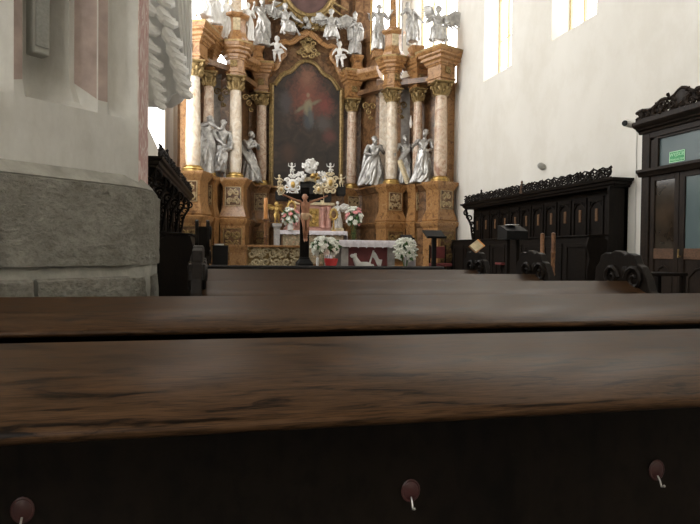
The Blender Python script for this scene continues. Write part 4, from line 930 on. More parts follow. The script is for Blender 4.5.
put('statue', 'hunched robed statue with sweeping cloak, right of the altar painting', 'statue',
    figure(stand(pelvis=(.04,0,.90), chest=(-.02,-.10,1.24), neck=(-.04,-.16,1.40), head=(-.03,-.24,1.53), shL=(-.21,-.08,1.34), shR=(.17,-.10,1.34), elL=(-.34,-.14,1.08), haL=(-.16,-.34,1.02), elR=(.30,-.14,1.10), haR=(.16,-.38,1.20), face=(.45,-.8,-.3)),
           robe=dict(hem=(-.12,0,.02), rx=.42, ry=.28, tw=1.3, n=10), seed=8, beard=True, mantle=[([(.18,-.02,1.36),(0,-.18,1.1),(-.22,-.14,.8),(-.38,-.05,.4),(-.5,0,.06)], .085), ([(-.2,0,1.36),(-.28,.08,.9),(-.34,.06,.4),(-.4,.02,.05)], .08)]), M['silver'], 374.5, 17.95, ZP, 1.60, R(-10), G1)
R2 = put('statue', 'robed statue holding a spear and a pale plank, between the two right columns', 'statue',
    figure(stand(head=(-.02,-.05,1.585), elL=(-.34,-.06,1.12), haL=(-.40,-.30,1.0), elR=(.33,-.02,1.10), haR=(.20,-.28,1.22), face=(.3,-.9,-.15)),
           robe=dict(hem=(.04,0,.02), rx=.31, ry=.25, tw=.6, n=10), seed=14, beard=True, mantle=[([(.2,.02,1.38),(.05,-.17,1.15),(-.15,-.18,.9),(-.2,-.1,.5)], .07)]), M['silver'], 405, 17.45, ZP, 1.58, R(-6), G1)
put('statue', 'robed statue partly hidden behind the rightmost altar column', 'statue',
    figure(stand(pelvis=(-.04,0,.92), chest=(-.06,-.05,1.26), head=(.02,-.10,1.59), elL=(-.36,-.10,1.18), haL=(-.20,-.34,1.28), elR=(.28,-.06,1.08), haR=(.12,-.30,1.02), face=(-.7,-.7,.0)),
           robe=dict(hem=(-.12,0,.02), rx=.32, ry=.25, tw=1.8, n=8), seed=21, hairs=1), M['silver'], 424.5, 16.75, ZP, 1.62, R(-20), G1)
a = at(399.5, 160, Y=17.12); b = at(408, 183.5, Y=17.02)
tag(MB().tube([a, b], [.085,.085], 4, None, .35).build('plank', M['cream'], None, 0), 'pale yellow wooden plank leaning against the robed statue between the right columns', 'plank')
m = MB(); a = at(411, 184, Y=17.22); b = at(410.8, 128, Y=17.22); a.z = ZP; t_ = at(411, 115, Y=17.22)
sp_o = thing('spear', 'tall spear with bright leaf-shaped tip beside the statue holding the plank', 'spear', a); WP[sp_o.name] = Vector(a)
m.tube([a, b], .018, 8); m.build('shaft', M['stall'], sp_o); MB().tube([b, b.lerp(t_, .35), t_], [.02,.055,.004], 8, None, .35).build('spearhead', M['white'], sp_o)
# upper row
sit = dict(pelvis=(0,0,.10), chest=(0,-.02,.47), neck=(0,-.02,.63), head=(0,-.05,.79), shL=(-.19,-.02,.57), shR=(.19,-.02,.57), hipL=(-.10,-.05,.09), hipR=(.10,-.05,.09), knL=(-.15,-.42,.08), knR=(.15,-.40,.06), ftL=(-.16,-.40,-.38), ftR=(.22,-.34,-.40), elL=(-.34,-.05,.40), haL=(-.44,-.25,.52), elR=(.32,-.05,.36), haR=(.24,-.30,.26))
def seated(**k): J = dict(sit); J.update(k); return J
def skirt(seed): return dict(hem=(0,-.33,-.26), rx=.27, ry=.17, top=(0,-.02,.30), n=8, kk=.75, tw=1)
put('statue', 'standing saint statue on a plinth at the upper left of the altar pediment', 'statue', figure(stand(elL=(-.34,-.04,1.2), haL=(-.30,-.26,1.38), elR=(.36,-.05,1.25), haR=(.40,-.20,1.52), face=(.2,-1,.1)), robe=dict(hem=(0,0,.02), rx=.28, ry=.23), seed=31, hairs=1, mantle=[([(-.2,0,1.38),(-.05,-.18,1.1),(.18,-.16,.8),(.24,-.05,.3)], .07)], wings=[((.1,.12,1.35),(.50,.16,1.75),.6)]), M['silver'], 261, 18.9, ZS, 1.5, 0, G2)
put('statue', 'bishop statue in a pointed mitre on a plinth right of the altar pediment', 'statue', figure(stand(elL=(-.30,-.08,1.12), haL=(-.12,-.30,1.20), elR=(.32,-.08,1.12), haR=(.14,-.32,1.10)), robe=dict(hem=(0,0,.02), rx=.29, ry=.24, tw=.3, n=11), seed=37, hat=True, beard=True, mantle=[([(-.2,.02,1.38),(-.25,-.1,1.0),(-.24,-.12,.6)], .08), ([(.2,.02,1.38),(.25,-.1,1.0),(.24,-.12,.6)], .08)]), M['silver'], 353.5, 18.9, ZS, 1.42, 0, G2, 1.86)
put('statue', 'seated angel statue on the left slope of the pediment', 'statue', figure(seated(haR=(.52,-.30,.22), elR=(.38,-.1,.36), face=(.3,-.9,0), knR=(.22,-.36,.02), ftR=(.45,-.30,-.30)), robe=skirt(2), seed=41, hairs=1, wings=[((-.06,.12,.5),(-.42,.18,.85),.5)]), M['silver'], 284, 18.72, 8.13, 1.48, R(10), G2)
put('statue', 'seated winged angel statue on the right slope of the pediment', 'statue', figure(seated(haL=(-.50,-.25,.45), elL=(-.36,-.08,.5), face=(-.4,-.9,-.1)), robe=skirt(4), seed=43, wings=[((.06,.12,.5),(.55,.18,.80),.55), ((-.06,.12,.5),(-.40,.18,.85),.5)]), M['silver'], 330, 18.72, 8.10, 1.48, R(-10), G2)
put('statue', 'robed statue standing by the slender obelisk on the right inner column', 'statue', figure(stand(elR=(.34,-.05,1.15), haR=(.42,-.22,1.34), elL=(-.32,-.04,1.12), haL=(-.40,-.24,1.2), face=(-.4,-.9,0)), robe=dict(hem=(0,0,.02), rx=.28, ry=.23, tw=1.2), seed=47, beard=True), M['silver'], 377.5, 17.55, ZB+.22, 1.42, R(-8), G2)
put('statue', 'slim silvery statue on the scroll bracket against the bright right window', 'statue', figure(stand(pelvis=(.05,0,.92), chest=(-.05,-.05,1.25), neck=(-.12,-.07,1.39), head=(-.18,-.10,1.53), shL=(-.26,-.03,1.32), shR=(.09,-.05,1.38), elL=(-.44,-.10,1.12), haL=(-.40,-.30,1.22), elR=(.30,-.03,1.22), haR=(.46,-.15,1.0), knR=(.20,-.12,.50), ftR=(.34,0,0), face=(-.7,-.7,-.3)), robe=dict(hem=(.12,0,.18), rx=.24, ry=.19, top=(.0,0,1.05), tw=2, n=7), seed=51, mantle=[([(.15,0,1.35),(.28,.02,1.0),(.35,.0,.6),(.40,.02,.25)], .05)]), M['silver'], 408.5, 16.92, ZR, 1.30, R(10), G2)
put('statue', 'seated angel with raised wing on the rightmost altar cornice', 'statue', figure(seated(face=(-.4,-.9,0), haL=(-.36,-.34,.30)), robe=skirt(6), seed=53, hairs=1, wings=[((.06,.12,.52),(.52,.16,.80),.62), ((-.04,.14,.52),(-.20,.2,.98),.4)]), M['silver'], 436.5, 16.3, 7.46, 1.62, R(-20), G2)
put('statue', 'seated angel with spread wing on the leftmost altar cornice', 'statue', figure(seated(face=(.4,-.9,0), haR=(.40,-.34,.36)), robe=skirt(8), seed=57, hairs=1, wings=[((-.06,.12,.52),(-.46,.16,.86),.62), ((.04,.14,.52),(.30,.2,.98),.5)]), M['white'], 198.5, 16.3, 7.46, 1.62, R(20), G2)
put('statue', 'white gesturing statue on the scroll bracket left of the pale obelisk', 'statue', figure(stand(elL=(-.38,-.05,1.35), haL=(-.52,-.14,1.58), elR=(.36,-.06,1.22), haR=(.52,-.22,1.10), face=(.3,-.9,.1)), robe=dict(hem=(.02,0,.02), rx=.34, ry=.25, tw=1.5), seed=61, wings=[((.06,.12,1.3),(.52,.16,1.6),.7)]), M['white'], 211.5, 16.92, ZR, 1.40, R(5), G2)
put('statue', 'white statue with draped cloak just left of the pale obelisk base', 'statue', figure(stand(elL=(-.34,-.05,1.15), haL=(-.44,-.24,1.0), elR=(.30,-.06,1.12), haR=(.16,-.30,1.2), face=(-.3,-.9,0)), robe=dict(hem=(0,0,.02), rx=.32, ry=.25, tw=.9), seed=63, beard=True, mantle=[([(.2,0,1.38),(0,-.18,1.1),(-.2,-.14,.7),(-.3,0,.3)], .07)]), M['white'], 225, 17.35, ZB, 1.30, 0, G2)
put('statue', 'small white statue just right of the pale obelisk', 'statue', figure(stand(face=(.4,-.9,0)), robe=dict(hem=(0,0,.02), rx=.28, ry=.23, tw=1.1), seed=67, hairs=1), M['white'], 247, 17.6, ZB+.12, 1.15, R(12), G2)
# thin staffs
for px, y0, y1, Y, mt, lb in ((402, 62, -20, 16.75, 'greystone', 'grey staff held by the slim statue against the right window'), (370.5, 52, -6, 17.3, 'gold', 'thin gilt crosier beside the robed statue by the right obelisk')):
    a = at(px, y0, Y=Y); b = at(px+.8, y1, Y=Y); a.z = ZB
    s = MB(); s.tube([a, b], .022 if mt != 'gold' else .016, 8)
    if mt == 'gold': s.tube([b+Vector((-.10,0,-.16)), b+Vector((.10,0,-.16))], .016, 6)
    tag(s.build('staff', M[mt], None), lb, 'staff')
# putti
def pm(seed, **k): return figure(putto(**k), fat=.78, seed=seed, hairs=0, hs=.6, hr=.105, mantle=[([(-.13,-.06,.42),(0,-.13,.40),(.13,-.04,.44),(.22,.02,.34)], .035)])
put('cherub', 'small white cherub with outstretched arm left of the painting top', 'cherub', pm(71), M['white'], 276, 18.78, ZB, .80, R(-5), G3, .95, .008)
put('cherub', 'small white cherub pointing right of the painting top', 'cherub', pm(73, elL=(-.22,-.05,.55), haL=(-.26,-.12,.44), elR=(.25,-.03,.62), haR=(.38,-.08,.52)), M['white'], 338.5, 18.78, ZB, .82, R(-8), G3, .95, .008)
# ------------------------------------------------------------------ old high-altar table with tabernacle
t0 = at(279.5, 232, Y=17.0); t1 = at(346.5, 232, Y=17.0); ZM = 1.70
o = thing('mensa', 'rear altar table with painted flowery front under the tabernacle', 'altar table', ((t0.x+t1.x)/2, 17.3, AF)); WP[o.name] = Vector(o.location)
MB().box(t0.x+.06, t1.x-.06, 17.03, 17.75, AF+.02, ZM-.05).build('body', M['marbled'], o, 0)
MB().box(t0.x, t1.x, 16.97, 17.8, ZM-.05, ZM).build('slab', M['greystone'], o, 0, .01)
def floral():
    t = NT('painted_flower_front'); v = t.n('ShaderNodeTexVoronoi'); v.inputs['Scale'].default_value = 15; t.l(t.map(), 0, v, 'Vector')
    n = t.noise(t.map(), 9, 4); r = t.ramp(v, 'Distance', [(.16, (.42,.16,.10)), (.30, (.50,.42,.28)), (.50, (.30,.24,.15))]); r2 = t.ramp(n, 'Fac', [(.4, (.55,.5,.45)), (.6, (1,1,1))])
    t.l(t.mix(.7, r.outputs[0], r2.outputs[0], 'MULTIPLY'), 2, t.b, 'Base Color'); t.set(Roughness=.6); return t.m
MB().box(t0.x+.10, t1.x-.10, 17.0, 17.03, AF+.1, ZM-.1).build('antependium', floral(), o, 0)
def lace_cloth(x0, x1, y0, y1, z, drop, n, sides=.2, amp=.03):
    m = MB(); vs = []; nn = n*8; 
    rows = [(y1, z), (y0-.012, z), (y0-.02, z-.012)]
    top = []; 
    rs = []
    for (y, zz) in rows: rs.append([(x0+(x1-x0)*i/nn, y, zz) for i in range(nn+1)])
    for k in (.5, .85, 1): rs.append([(x0+(x1-x0)*i/nn, y0-.022-.008*math.sin(i*.9), z-drop*k+(amp*abs(math.sin(PI*n*i/nn)) if k == 1 else 0)-0) for i in range(nn+1)])
    m.loft(rs, False, None, False)
    for x, s in ((x0, -1), (x1, 1)):
        m.loft([[(x, y0-.015+(y1-y0)*i/12, z) for i in range(13)], [(x+s*.012, y0-.015+(y1-y0)*i/12, z-.02) for i in range(13)], [(x+s*.015, y0-.015+(y1-y0)*i/12, z-sides) for i in range(13)]], False, None, False)
    return m
def solid(o, th=.006):
    s = o.modifiers.new('s', 'SOLIDIFY'); s.thickness = th; s.offset = 1; return o
tag(solid(lace_cloth(t0.x-.01, t1.x+.01, 16.97, 17.8, ZM+.008, .13, 9, .5).build('altar_cloth', M['cloth'], None)), 'white lace cloth on the rear altar table below the tabernacle', 'altar cloth')
# tabernacle
tb = at(315, 228, Y=17.55); TZ = ZM+.012
tbn = thing('tabernacle', 'ornate white and gold tabernacle with dark arched niche before the painting', 'tabernacle', (tb.x-.22, 17.6, TZ)); WP[tbn.name] = Vector(tbn.location)
tx = tb.x-.08; pk = plain('pink_marble', (.58,.33,.27), .4, 0, .2, 7)
def tp(px, py, Y=17.4): return at(px, py, Y=Y)
MB().box(tx-.62, tx+.62, 17.42, 17.78, TZ, TZ+.10).box(tx-.55, tx+.55, 17.45, 17.76, TZ+.10, TZ+.80).build('body', pk, tbn, 0, .01)
dr = MB(); dr.box(tx-.17, tx+.17, 17.42, 17.45, TZ+.14, TZ+.68); relief(dr, .28, .48, .022, 9, Matrix.Translation((tx, 17.41, TZ+.41)))
dr.build('door', M['gold'], tbn)
for s in (-.48,-.30,.30,.48):
    MB().lathe([(.001,.10),(.075,.10),(.075,.15),(.05,.17),(.048,.62),(.075,.66),(.08,.72),(.001,.72)], 14, (tx+s, 17.42, TZ)).build('column', pk, tbn)
MB().box(tx-.64, tx+.64, 17.36, 17.78, TZ+.78, TZ+.86).build('cornice', M['cream'], tbn, 0, .012)
# dark niche with white arch and cloud crown
nx = tp(310, 180).x; m = MB(); arch = [(-.36,TZ+.86),(-.36,TZ+1.22)]+[(.36*math.cos(PI-PI*i/12), TZ+1.22+.34*math.sin(PI*i/12)) for i in range(1, 12)]+[(.36,TZ+1.22),(.36,TZ+.86)]
m.prism([(nx+a, b) for a, b in arch], 17.52, 17.7); m.build('niche', M['blackm'], tbn, 0)
m = MB(); m.tube([(nx+a*1.1, 17.5, b) for a, b in arch], .06, 8); m.build('niche_arch', M['cream'], tbn)
m = MB(); P = tp(311, 166); cluster(m, (P.x, 17.5, P.z), (.25,.12,.22), 70, .062, 3); P = tp(311, 178); cluster(m, (P.x-.30, 17.45, P.z), (.16,.1,.18), 26, .055, 4); cluster(m, (P.x+.34, 17.45, P.z), (.26,.1,.20), 40, .055, 6); m.build('cloud_crown', M['white'], tbn)
m = MB(); P = tp(315, 177); cluster(m, (P.x, 17.36, P.z), (.20,.06,.12), 14, .055, 8); m.build('gilt_rays', M['gold'], tbn)
for px, py, w, sd in ((292.5, 185, 1., 1), (330, 183, 1., 2), (281, 190, .5, 3), (318, 190, .6, 4)):
    P = tp(px, py); m = MB(); T = Matrix.Translation((P.x, 17.38, P.z))
    m.ell((0,0,0), (.13*w,.07,.19*w), 12, 8, T)
    for sgn in (-1, 1):
        for (cx, cz, r, a, tn) in ((.15,.12,.09,0,1.3),(.17,-.06,.11,PI/2,1.3),(.10,-.22,.09,PI,1.2),(.05,.25,.06,0,1.2)):
            m.tube([(sgn*q[0]*w, q[1], q[2]*w) for q in spiral(cx, cz, r, a, tn, 12, .15)], [(.035-.016*k/12)*w for k in range(13)], 6, T)
    m.build('cartouche', M['cream'] if sd != 1 else M['white'], tbn)
    m = MB(); m.ell((0,-.05,0), (.07*w,.04,.11*w), 10, 6, T); m.build('gilt_boss', M['gold'], tbn)
for px, py, r, mm in ((283, 196, .22, 'blackm'), (326, 197, .16, 'blackm'), (341, 191, .14, 'blackm')):
    P = tp(px, py, 17.6); MB().stack([(r*.8,-.16),(r,-.1),(r,.12),(r*.7,.2)], (P.x, 17.62, P.z), 0, 1, .5).build('dark_volute', M[mm], tbn, 0, .02)
# base blocks carrying the figures
for px, w in ((292, .22), (337.5, .2)):
    P = tp(px, 205); MB().stack([(w,0),(w,.08),(w*.8,.12),(w*.8,(.46 if px < 300 else .02)),(w,(.5 if px < 300 else .06)),(w,(.56 if px < 300 else .10))], (P.x, 17.5, TZ), 0, 1, .7).build('side_plinth', M['cream'] if px > 300 else pk, tbn, 0, .01)
for px, foot, h, kw, lb, sd in ((279.5, 187, .36, {}, 'tiny cream cherub at the left end of the tabernacle top', 81), (292, 175, .36, dict(haL=(-.26,-.05,.86), elL=(-.26,-.02,.70), haR=(.24,-.06,.86), elR=(.26,-.02,.70)), 'tiny white cherub with raised arms on the left tabernacle scroll', 82),
                               (330.5, 175, .36, dict(haL=(-.30,-.05,.82), elL=(-.26,-.02,.68), haR=(.28,-.06,.84), elR=(.26,-.02,.68)), 'tiny white cherub with raised arms on the right tabernacle scroll', 83), (341.5, 187, .38, dict(haR=(.30,-.06,.80), elR=(.26,-.02,.70)), 'tiny cream cherub at the right end of the tabernacle top', 84)):
    P = tp(px, foot); put('cherub', lb, 'cherub', pm(sd, **kw), M['white'] if 'white' in lb else M['cream'], px, 17.42, P.z, h, 0, G3, .95, .014)
P = tp(338, 228)
put('angel', 'white angel statue at the right of the tabernacle holding a gilt oval reliquary', 'angel', figure(stand(elL=(-.36,-.08,1.15), haL=(-.26,-.30,.90), elR=(.38,-.04,1.2), haR=(.56,-.14,1.42), face=(-.4,-.9,-.1)), robe=dict(hem=(0,0,.02), rx=.32, ry=.25, tw=1.2), seed=91, hairs=1, wings=[((.06,.12,1.3),(.45,.18,1.6),.6)]), M['white'], 338, 17.5, TZ+.105, .82, 0)
def reliquary(px, py, Y, zb, lb):
    P = at(px, py, Y=Y); r = thing('reliquary', lb, 'reliquary', (P.x, Y, zb)); hz = P.z-zb
    m = MB(); m.lathe([(.001,0),(.09,0),(.08,.03),(.03,.05),(.025,hz-.12),(.001,hz-.11)], 12); m.tube([(.10*math.cos(2*PI*i/20), 0, hz+.145*math.sin(2*PI*i/20)) for i in range(21)], .035, 8)
    for i in range(12): a_ = 2*PI*i/12; m.tube([(.12*math.cos(a_), 0, hz+.165*math.sin(a_)), (.17*math.cos(a_), 0, hz+.215*math.sin(a_))], [.022,.006], 6)
    m.build('frame', M['gold'], r); MB().ell((0,0,hz), (.085,.03,.125), 12, 8).build('capsule', M['marbled'], r)
reliquary(333.8, 214.5, 17.2, TZ, 'gilt oval reliquary held before the white angel right of the tabernacle')
reliquary(291.5, 207, 17.1, TZ, 'gilt oval reliquary left of the crucifix among pink flowers')
P = tp(277, 206, 17.0)
put('cherub', 'small gilded winged cherub at the left edge of the rear altar', 'cherub', figure(putto(), fat=.78, seed=95, hs=.6, wings=[((.03,.06,.66),(.22,.1,.86),.3), ((-.03,.06,.66),(-.22,.1,.84),.3)]), M['gold'], 277, 17.0, 1.90, .62, R(20), G3, .95, .012)
MB_ = MB(); MB_.stack([(.12,0),(.12,.1),(.08,.14),(.08,1.1),(.13,1.17),(.13,1.25)], (0,0,0)); pp = MB_.build('pedestal', M['greystone'], None, 0, .006); P = at(277, 206, Y=17.0); pp.location = (P.x, 17.0, AF); tag(pp, 'narrow stone pedestal under the gilded cherub at the rear altar', 'pedestal')
# ------------------------------------------------------------------ crucifix with corpus
cp = at(304.5, 262, Y=12.0); cz = lambda y: at(304.5, y, Y=12.0).z
cr = thing('crucifix', 'large dark wooden standing crucifix with a painted figure before the altar', 'crucifix', (cp.x, 12.0, DA)); WP[cr.name] = Vector(cr.location)
MB().box(cp.x-.092, cp.x+.092, 12.0, 12.08, DA+.3, cz(182)).box(cp.x-.38, cp.x+.38, 12.0, 12.07, cz(199.5), cz(193.5)).build('cross', M['oakdarkshade'], cr, 0, .005)
MB().stack([(.20,0),(.20,.4),(.16,.46),(.16,.52),(.10,.60),(.10,.64)], (cp.x, 12.04, DA)).build('base', M['black'], cr, 0, .01)
MB().box(cp.x-.10, cp.x+.10, 11.985, 12.0, cz(187.5), cz(183.5)).build('title_plate', M['blackm'], cr, 0)
H = 1.0
J = dict(pelvis=(.0,-.06,.92), chest=(0,-.05,1.27), neck=(0,-.05,1.42), head=(-.03,-.13,1.53), shL=(-.20,-.04,1.40), shR=(.20,-.04,1.40), elL=(-.46,-.03,1.50), haL=(-.70,-.03,1.60), elR=(.46,-.03,1.50), haR=(.70,-.03,1.60),
         hipL=(-.09,-.06,.9), hipR=(.09,-.06,.9), knL=(-.06,-.16,.50), knR=(.07,-.18,.50), ftL=(-.03,-.07,.06), ftR=(.04,-.10,.08), toL=(0,-.08,-.10), toR=(0,-.08,-.10), face=(-.25,-.9,-.35))
sc = (cz(198.5)-cz(239))/1.42
c = statue('crucified_body', figure(J, fat=.82, seed=99, hairs=1, beard=True, hs=.9), M['flesh'], cr, .011, .4, sc); c.location = (cp.x-cr.location.x, 11.985-12.0, cz(239)-DA-.06)
lc = MB()
J2 = Vector((0,0,0)); lc.loft([[(.155*k*math.cos(2*PI*j/20)*(1+.08*math.sin(5*2*PI*j/20)), -.06+.125*k*math.sin(2*PI*j/20), z) for j in range(20)] for z, k in ((.76,.95),(.82,1.05),(.9,1.06),(.97,1.0),(1.0,.92))]); lc.tube([(.13,-.1,.95),(.2,-.1,.88),(.19,-.09,.72)], [.05,.05,.02], 8)
l = statue('loincloth', lc, M['loin'], c, .012, .5, sc)
# ------------------------------------------------------------------ rail, stone post, cabinet, candle
r0 = at(248, 247, Y=12.5); r1 = at(300, 247, Y=12.5); RT = 1.235
rl = thing('communion_rail', 'low rail panel of gilded openwork scrolls left of the crucifix', 'rail', ((r0.x+r1.x)/2, 12.55, DA)); WP[rl.name] = Vector(rl.location)
MB().box(r0.x, r1.x, 12.42, 12.62, RT-.05, RT).build('top_rail', M['marble'], rl, 0, .01); MB().box(r0.x, r1.x, 12.45, 12.58, DA, DA+.14).build('bottom_rail', M['marble'], rl, 0, .01)
m = MB()
for k in range(3): scroll_strip(m, r1.x-r0.x-.02, .25, .03, .2, .030, 30+k, Matrix.Translation((r0.x+.01, 12.5, DA+.13+.235*k)))
m.build('openwork', M['cream'], rl)
MB().box(r0.x, r1.x, 12.56, 12.58, DA+.14, RT-.05).build('back_board', M['dullgold'], rl, 0)
p0 = at(229, 250, Y=12.4); p1 = at(247, 250, Y=12.4); pc = (p0+p1)/2; hw = (p1.x-p0.x)/2
ps = MB(); ps.stack([(hw,0),(hw,.12),(hw*.9,.16),(hw*.9,.72),(hw,.78),(hw*1.04,.84),(hw*1.04,.885)], (0,0,0), 0, 1, .8)
o = ps.build('rail_post', M['marble'], None, 0); o.location = (pc.x, 12.5, DA); tag(o, 'brown marble block pedestal at the left end of the gilded rail', 'pedestal')
k0 = at(212.5, 246, Y=11.6); k1 = at(228, 246, Y=11.6); kc = (k0+k1)/2; hw = (k1.x-k0.x)/2; kh = k0.z-DA
kb = thing('black_cabinet', 'black box cabinet with a white sheet on top beside the marble pedestal', 'cabinet', (kc.x, 11.8, DA))
MB().box(-hw, hw, -.2, .2, .0, kh).build('body', M['black'], kb, 0, .006); MB().box(-hw+.03, hw-.03, -.205, -.2, .06, kh-.16).build('door', M['black'], kb, 0); MB().box(-hw-.01, hw+.01, -.22, .21, kh, kh+.015).build('top', M['black'], kb, 0)
tag(MB().box(-.085,.085,-.10,.10,0,.004).box(-.08,.085,-.10,.10,.004,.03, Matrix.Rotation(R(4), 4, 'Z')).build('paper_sheets', M['paper'], None, 0, 0, (kc.x-.02, 11.74, DA+kh+.016)), 'white sheets of paper lying on the black cabinet', 'paper')
cd = at(265.5, 245, Y=13.0); cs = thing('candlestick', 'tall wooden candlestick with thick orange candle left of the rear altar', 'candlestick', (cd.x, 13.0, DA)); zt = at(265.5, 219, Y=13).z-DA; ze = at(265.5, 198, Y=13).z-DA
MB().lathe([(.001,0),(.16,0),(.16,.04),(.06,.09),(.035,.14),(.03,zt-.42),(.05,zt-.40),(.032,zt-.34),(.04,zt-.2),(.05,zt-.16),(.03,zt-.1),(.03,zt-.05),(.075,zt-.02),(.075,zt),(.001,zt)], 16).build('stick', M['candlew'], cs)
MB().lathe([(.001,zt),(.042,zt),(.042,ze-.01),(.036,ze),(.001,ze)], 16).tube([(0,0,ze),(0,0,ze+.03)], .004, 6).build('candle', M['wax'], cs)
# ------------------------------------------------------------------ altar table towards the people
a0 = at(334, 241, Y=12.5); a1 = at(413.5, 241, Y=12.5); AT = 1.355; ax = (a0.x+a1.x)/2
t = thing('altar_table', 'grey stone altar table with a red front panel carved with a lamb', 'altar table', (ax, 12.9, DA)); WP[t.name] = Vector(t.location)
l0 = at(341, 250, Y=12.6).x; l1 = at(348.5, 250, Y=12.6).x; l2 = at(388, 250, Y=12.6).x; l3 = at(395, 250, Y=12.6).x
MB().box(a0.x, a1.x, 12.5, 13.3, AT-.09, AT).build('table_top', M['greystone'], t, 0, .008)
for x0, x1 in ((l0, l1), (l2, l3)): MB().box(x0, x1, 12.6, 13.2, DA+.002, AT-.09).build('leg', M['greystone'], t, 0, .01)
MB().box(l1, l2, 12.66, 12.74, DA+.002, AT-.09).build('front_panel', M['red'], t, 0)
lm = MB(); lx = (l1+l2)/2-.09; lz = .80; Y_ = 12.64
lm.ell((lx, Y_, lz), (.20,.05,.10), 14, 8); lm.tube([(lx-.14, Y_, lz+.05),(lx-.20, Y_-.01, lz+.15),(lx-.22, Y_-.02, lz+.21)], [.08,.06,.05], 8); lm.ell((lx-.25, Y_-.02, lz+.22), (.075,.04,.05), 10, 6)
for dx in (-.19, -.22): lm.ell((lx+dx, Y_-.03, lz+.25), (.02,.02,.045), 6, 4)
for dx, l_ in ((-.14,-.05),(-.08,.04),(.10,-.03),(.16,.04)): lm.tube([(lx+dx, Y_, lz-.05),(lx+dx+l_, Y_, lz-.15),(lx+dx+l_-.02, Y_, lz-.22)], [.035,.024,.02], 6)
lm.tube([(lx+.19, Y_, lz+.03),(lx+.25, Y_, lz-.04)], [.03,.015], 6); lm.build('lamb_relief', M['white'], t)
fl = MB(); fl.tube([(lx+.12, Y_, lz+.02),(lx+.22, Y_, lz+.34)], .010, 6)
fl.loft([[(lx+.21+.026*i+.0, Y_-.01+.012*math.sin(i*1.4), lz+.32-.025*i+.03*math.sin(i*.9)) for i in range(9)], [(lx+.18+.026*i, Y_-.01+.012*math.sin(i*1.4), lz+.20-.03*i+.03*math.sin(i*.9)) for i in range(9)]], False, None, False)
f_ = fl.build('banner_relief', M['white'], t); solid(f_, .012)
tag(solid(lace_cloth(a0.x-.03, a1.x+.03, 12.49, 13.3, AT+.008, .17, 10, .75, .06).build('altar_cloth', M['cloth'], None)), 'white scalloped cloth over the front altar table with the lamb panel', 'altar cloth')
bs = at(408, 241, Y=12.9); b = thing('missal_stand', 'small black book stand at the right end of the white altar cloth', 'book stand', (bs.x, 12.95, AT+.009))
MB().prism([(-.12,0),(.12,0),(.12,.16),(.10,.16),(-.12,.05)], -.13, .13, SWAP).build('body', M['black'], b, 0, .004); MB().box(-.13,.13,-.135,-.115,.045,.085).build('ledge', M['black'], b, 0)
# ------------------------------------------------------------------ flowers
def bouquet(name, label, px, pyc, Y, zb, rx, rz, n, mat, r, vase=None, style='round', seed=1, vh=.2, mat2=None):
    P = at(px, pyc, Y=Y); o = thing(name, label, 'flowers', (P.x, Y, zb), 0); q = random.Random(seed); hz = P.z-zb
    if vase: MB().lathe([(.001,0),(.07,0),(.085,.04),(.09,vh*.5),(.06,vh*.85),(.075,vh),(.06,vh),(.05,vh*.8),(.001,vh*.7)], 16).build('vase', vase, o)
    lf = MB()
    for i in range(46):
        a = q.random()*2*PI; e = q.uniform(-.7, .8); k = q.uniform(.5, 1.02)
        p = Vector((rx*k*math.cos(e)*math.cos(a), rx*.8*k*math.cos(e)*math.sin(a), hz+rz*k*math.sin(e))); d = Vector((p.x, p.y, p.z-hz)).normalized()
        lf.tube([p*.6+Vector((0,0,hz*.4)), p, p+d*r*.9], [r*.12, r*.5, r*.06], 5, None, .25)
    for i in range(9): a = q.random()*2*PI; lf.tube([(0,0,vh*.7), (rx*.5*math.cos(a), rx*.4*math.sin(a), hz)], .006, 5)
    lf.build('foliage', M['leaf'], o)
    for i in range(n):
        a = 2.39996*i+q.uniform(-.2,.2); e = math.asin(max(-1, min(1, -.75+1.7*(i+.5)/n))); k = q.uniform(.82, 1.0)
        p = Vector((rx*k*math.cos(e)*math.cos(a), rx*.8*k*math.cos(e)*math.sin(a), hz+rz*k*math.sin(e))); d = (p-Vector((0,0,hz-rz*.5))).normalized(); u = d.orthogonal().normalized(); w = d.cross(u); f = MB()
        if style == 'round':
            for ring, (m_, l_, op) in enumerate(((9,1.0,.35),(8,.8,.75),(5,.5,1.3))):
                for j in range(m_):
                    t_ = 2*PI*j/m_+ring*.4; v = (u*math.cos(t_)+w*math.sin(t_)+d*op).normalized()
                    f.tube([p, p+v*r*l_*.6, p+v*r*l_+d*r*.12], [r*.10, r*.30, r*.10], 5, None, .4)
        else:
            d = (d*.6+Vector((0,0,.8))).normalized(); u = d.orthogonal().normalized(); w = d.cross(u)
            for j in range(6):
                t_ = 2*PI*j/6; v = (u*math.cos(t_)+w*math.sin(t_))
                f.tube([p-d*r*.8, p+d*r*.35+v*r*.28, p+d*r*.8+v*r*.62, p+d*r*.85+v*r*1.0], [r*.10, r*.25, r*.28, r*.04], 5, None, .35)
        f.build('flower', (mat2 if mat2 and i % 3 == 0 else mat), o)
    return o
bouquet('bouquet', 'round bouquet of white chrysanthemums right of the crucifix base', 325.5, 247, 11.7, DA, .27, .20, 34, M['flowerw'], .075, M['black'], 'round', 3, .45)
bouquet('bouquet', 'tall loose bunch of white lilies at the right end of the front altar', 405.5, 251, 12.2, DA, .20, .27, 30, M['flowerw'], .085, M['white'], 'lily', 5, .35)
bouquet('bouquet', 'pink and white bouquet left of the crucifix on the rear altar', 290.5, 217, 16.95, ZM+.01, .24, .27, 26, M['flowerw'], .075, M['white'], 'round', 7, .2, M['flowerp'])
vs = at(354, 240, Y=15.8)
bouquet('bouquet', 'pink and white gladioli in a vase right of the rear altar', 354, 217, 15.8, DA+.302, .22, .28, 24, M['flowerw'], .085, M['leaf'], 'round', 9, .75, M['flowerp'])
for px, py, cc in ((312.5, 243, 'orange'),):
    pass
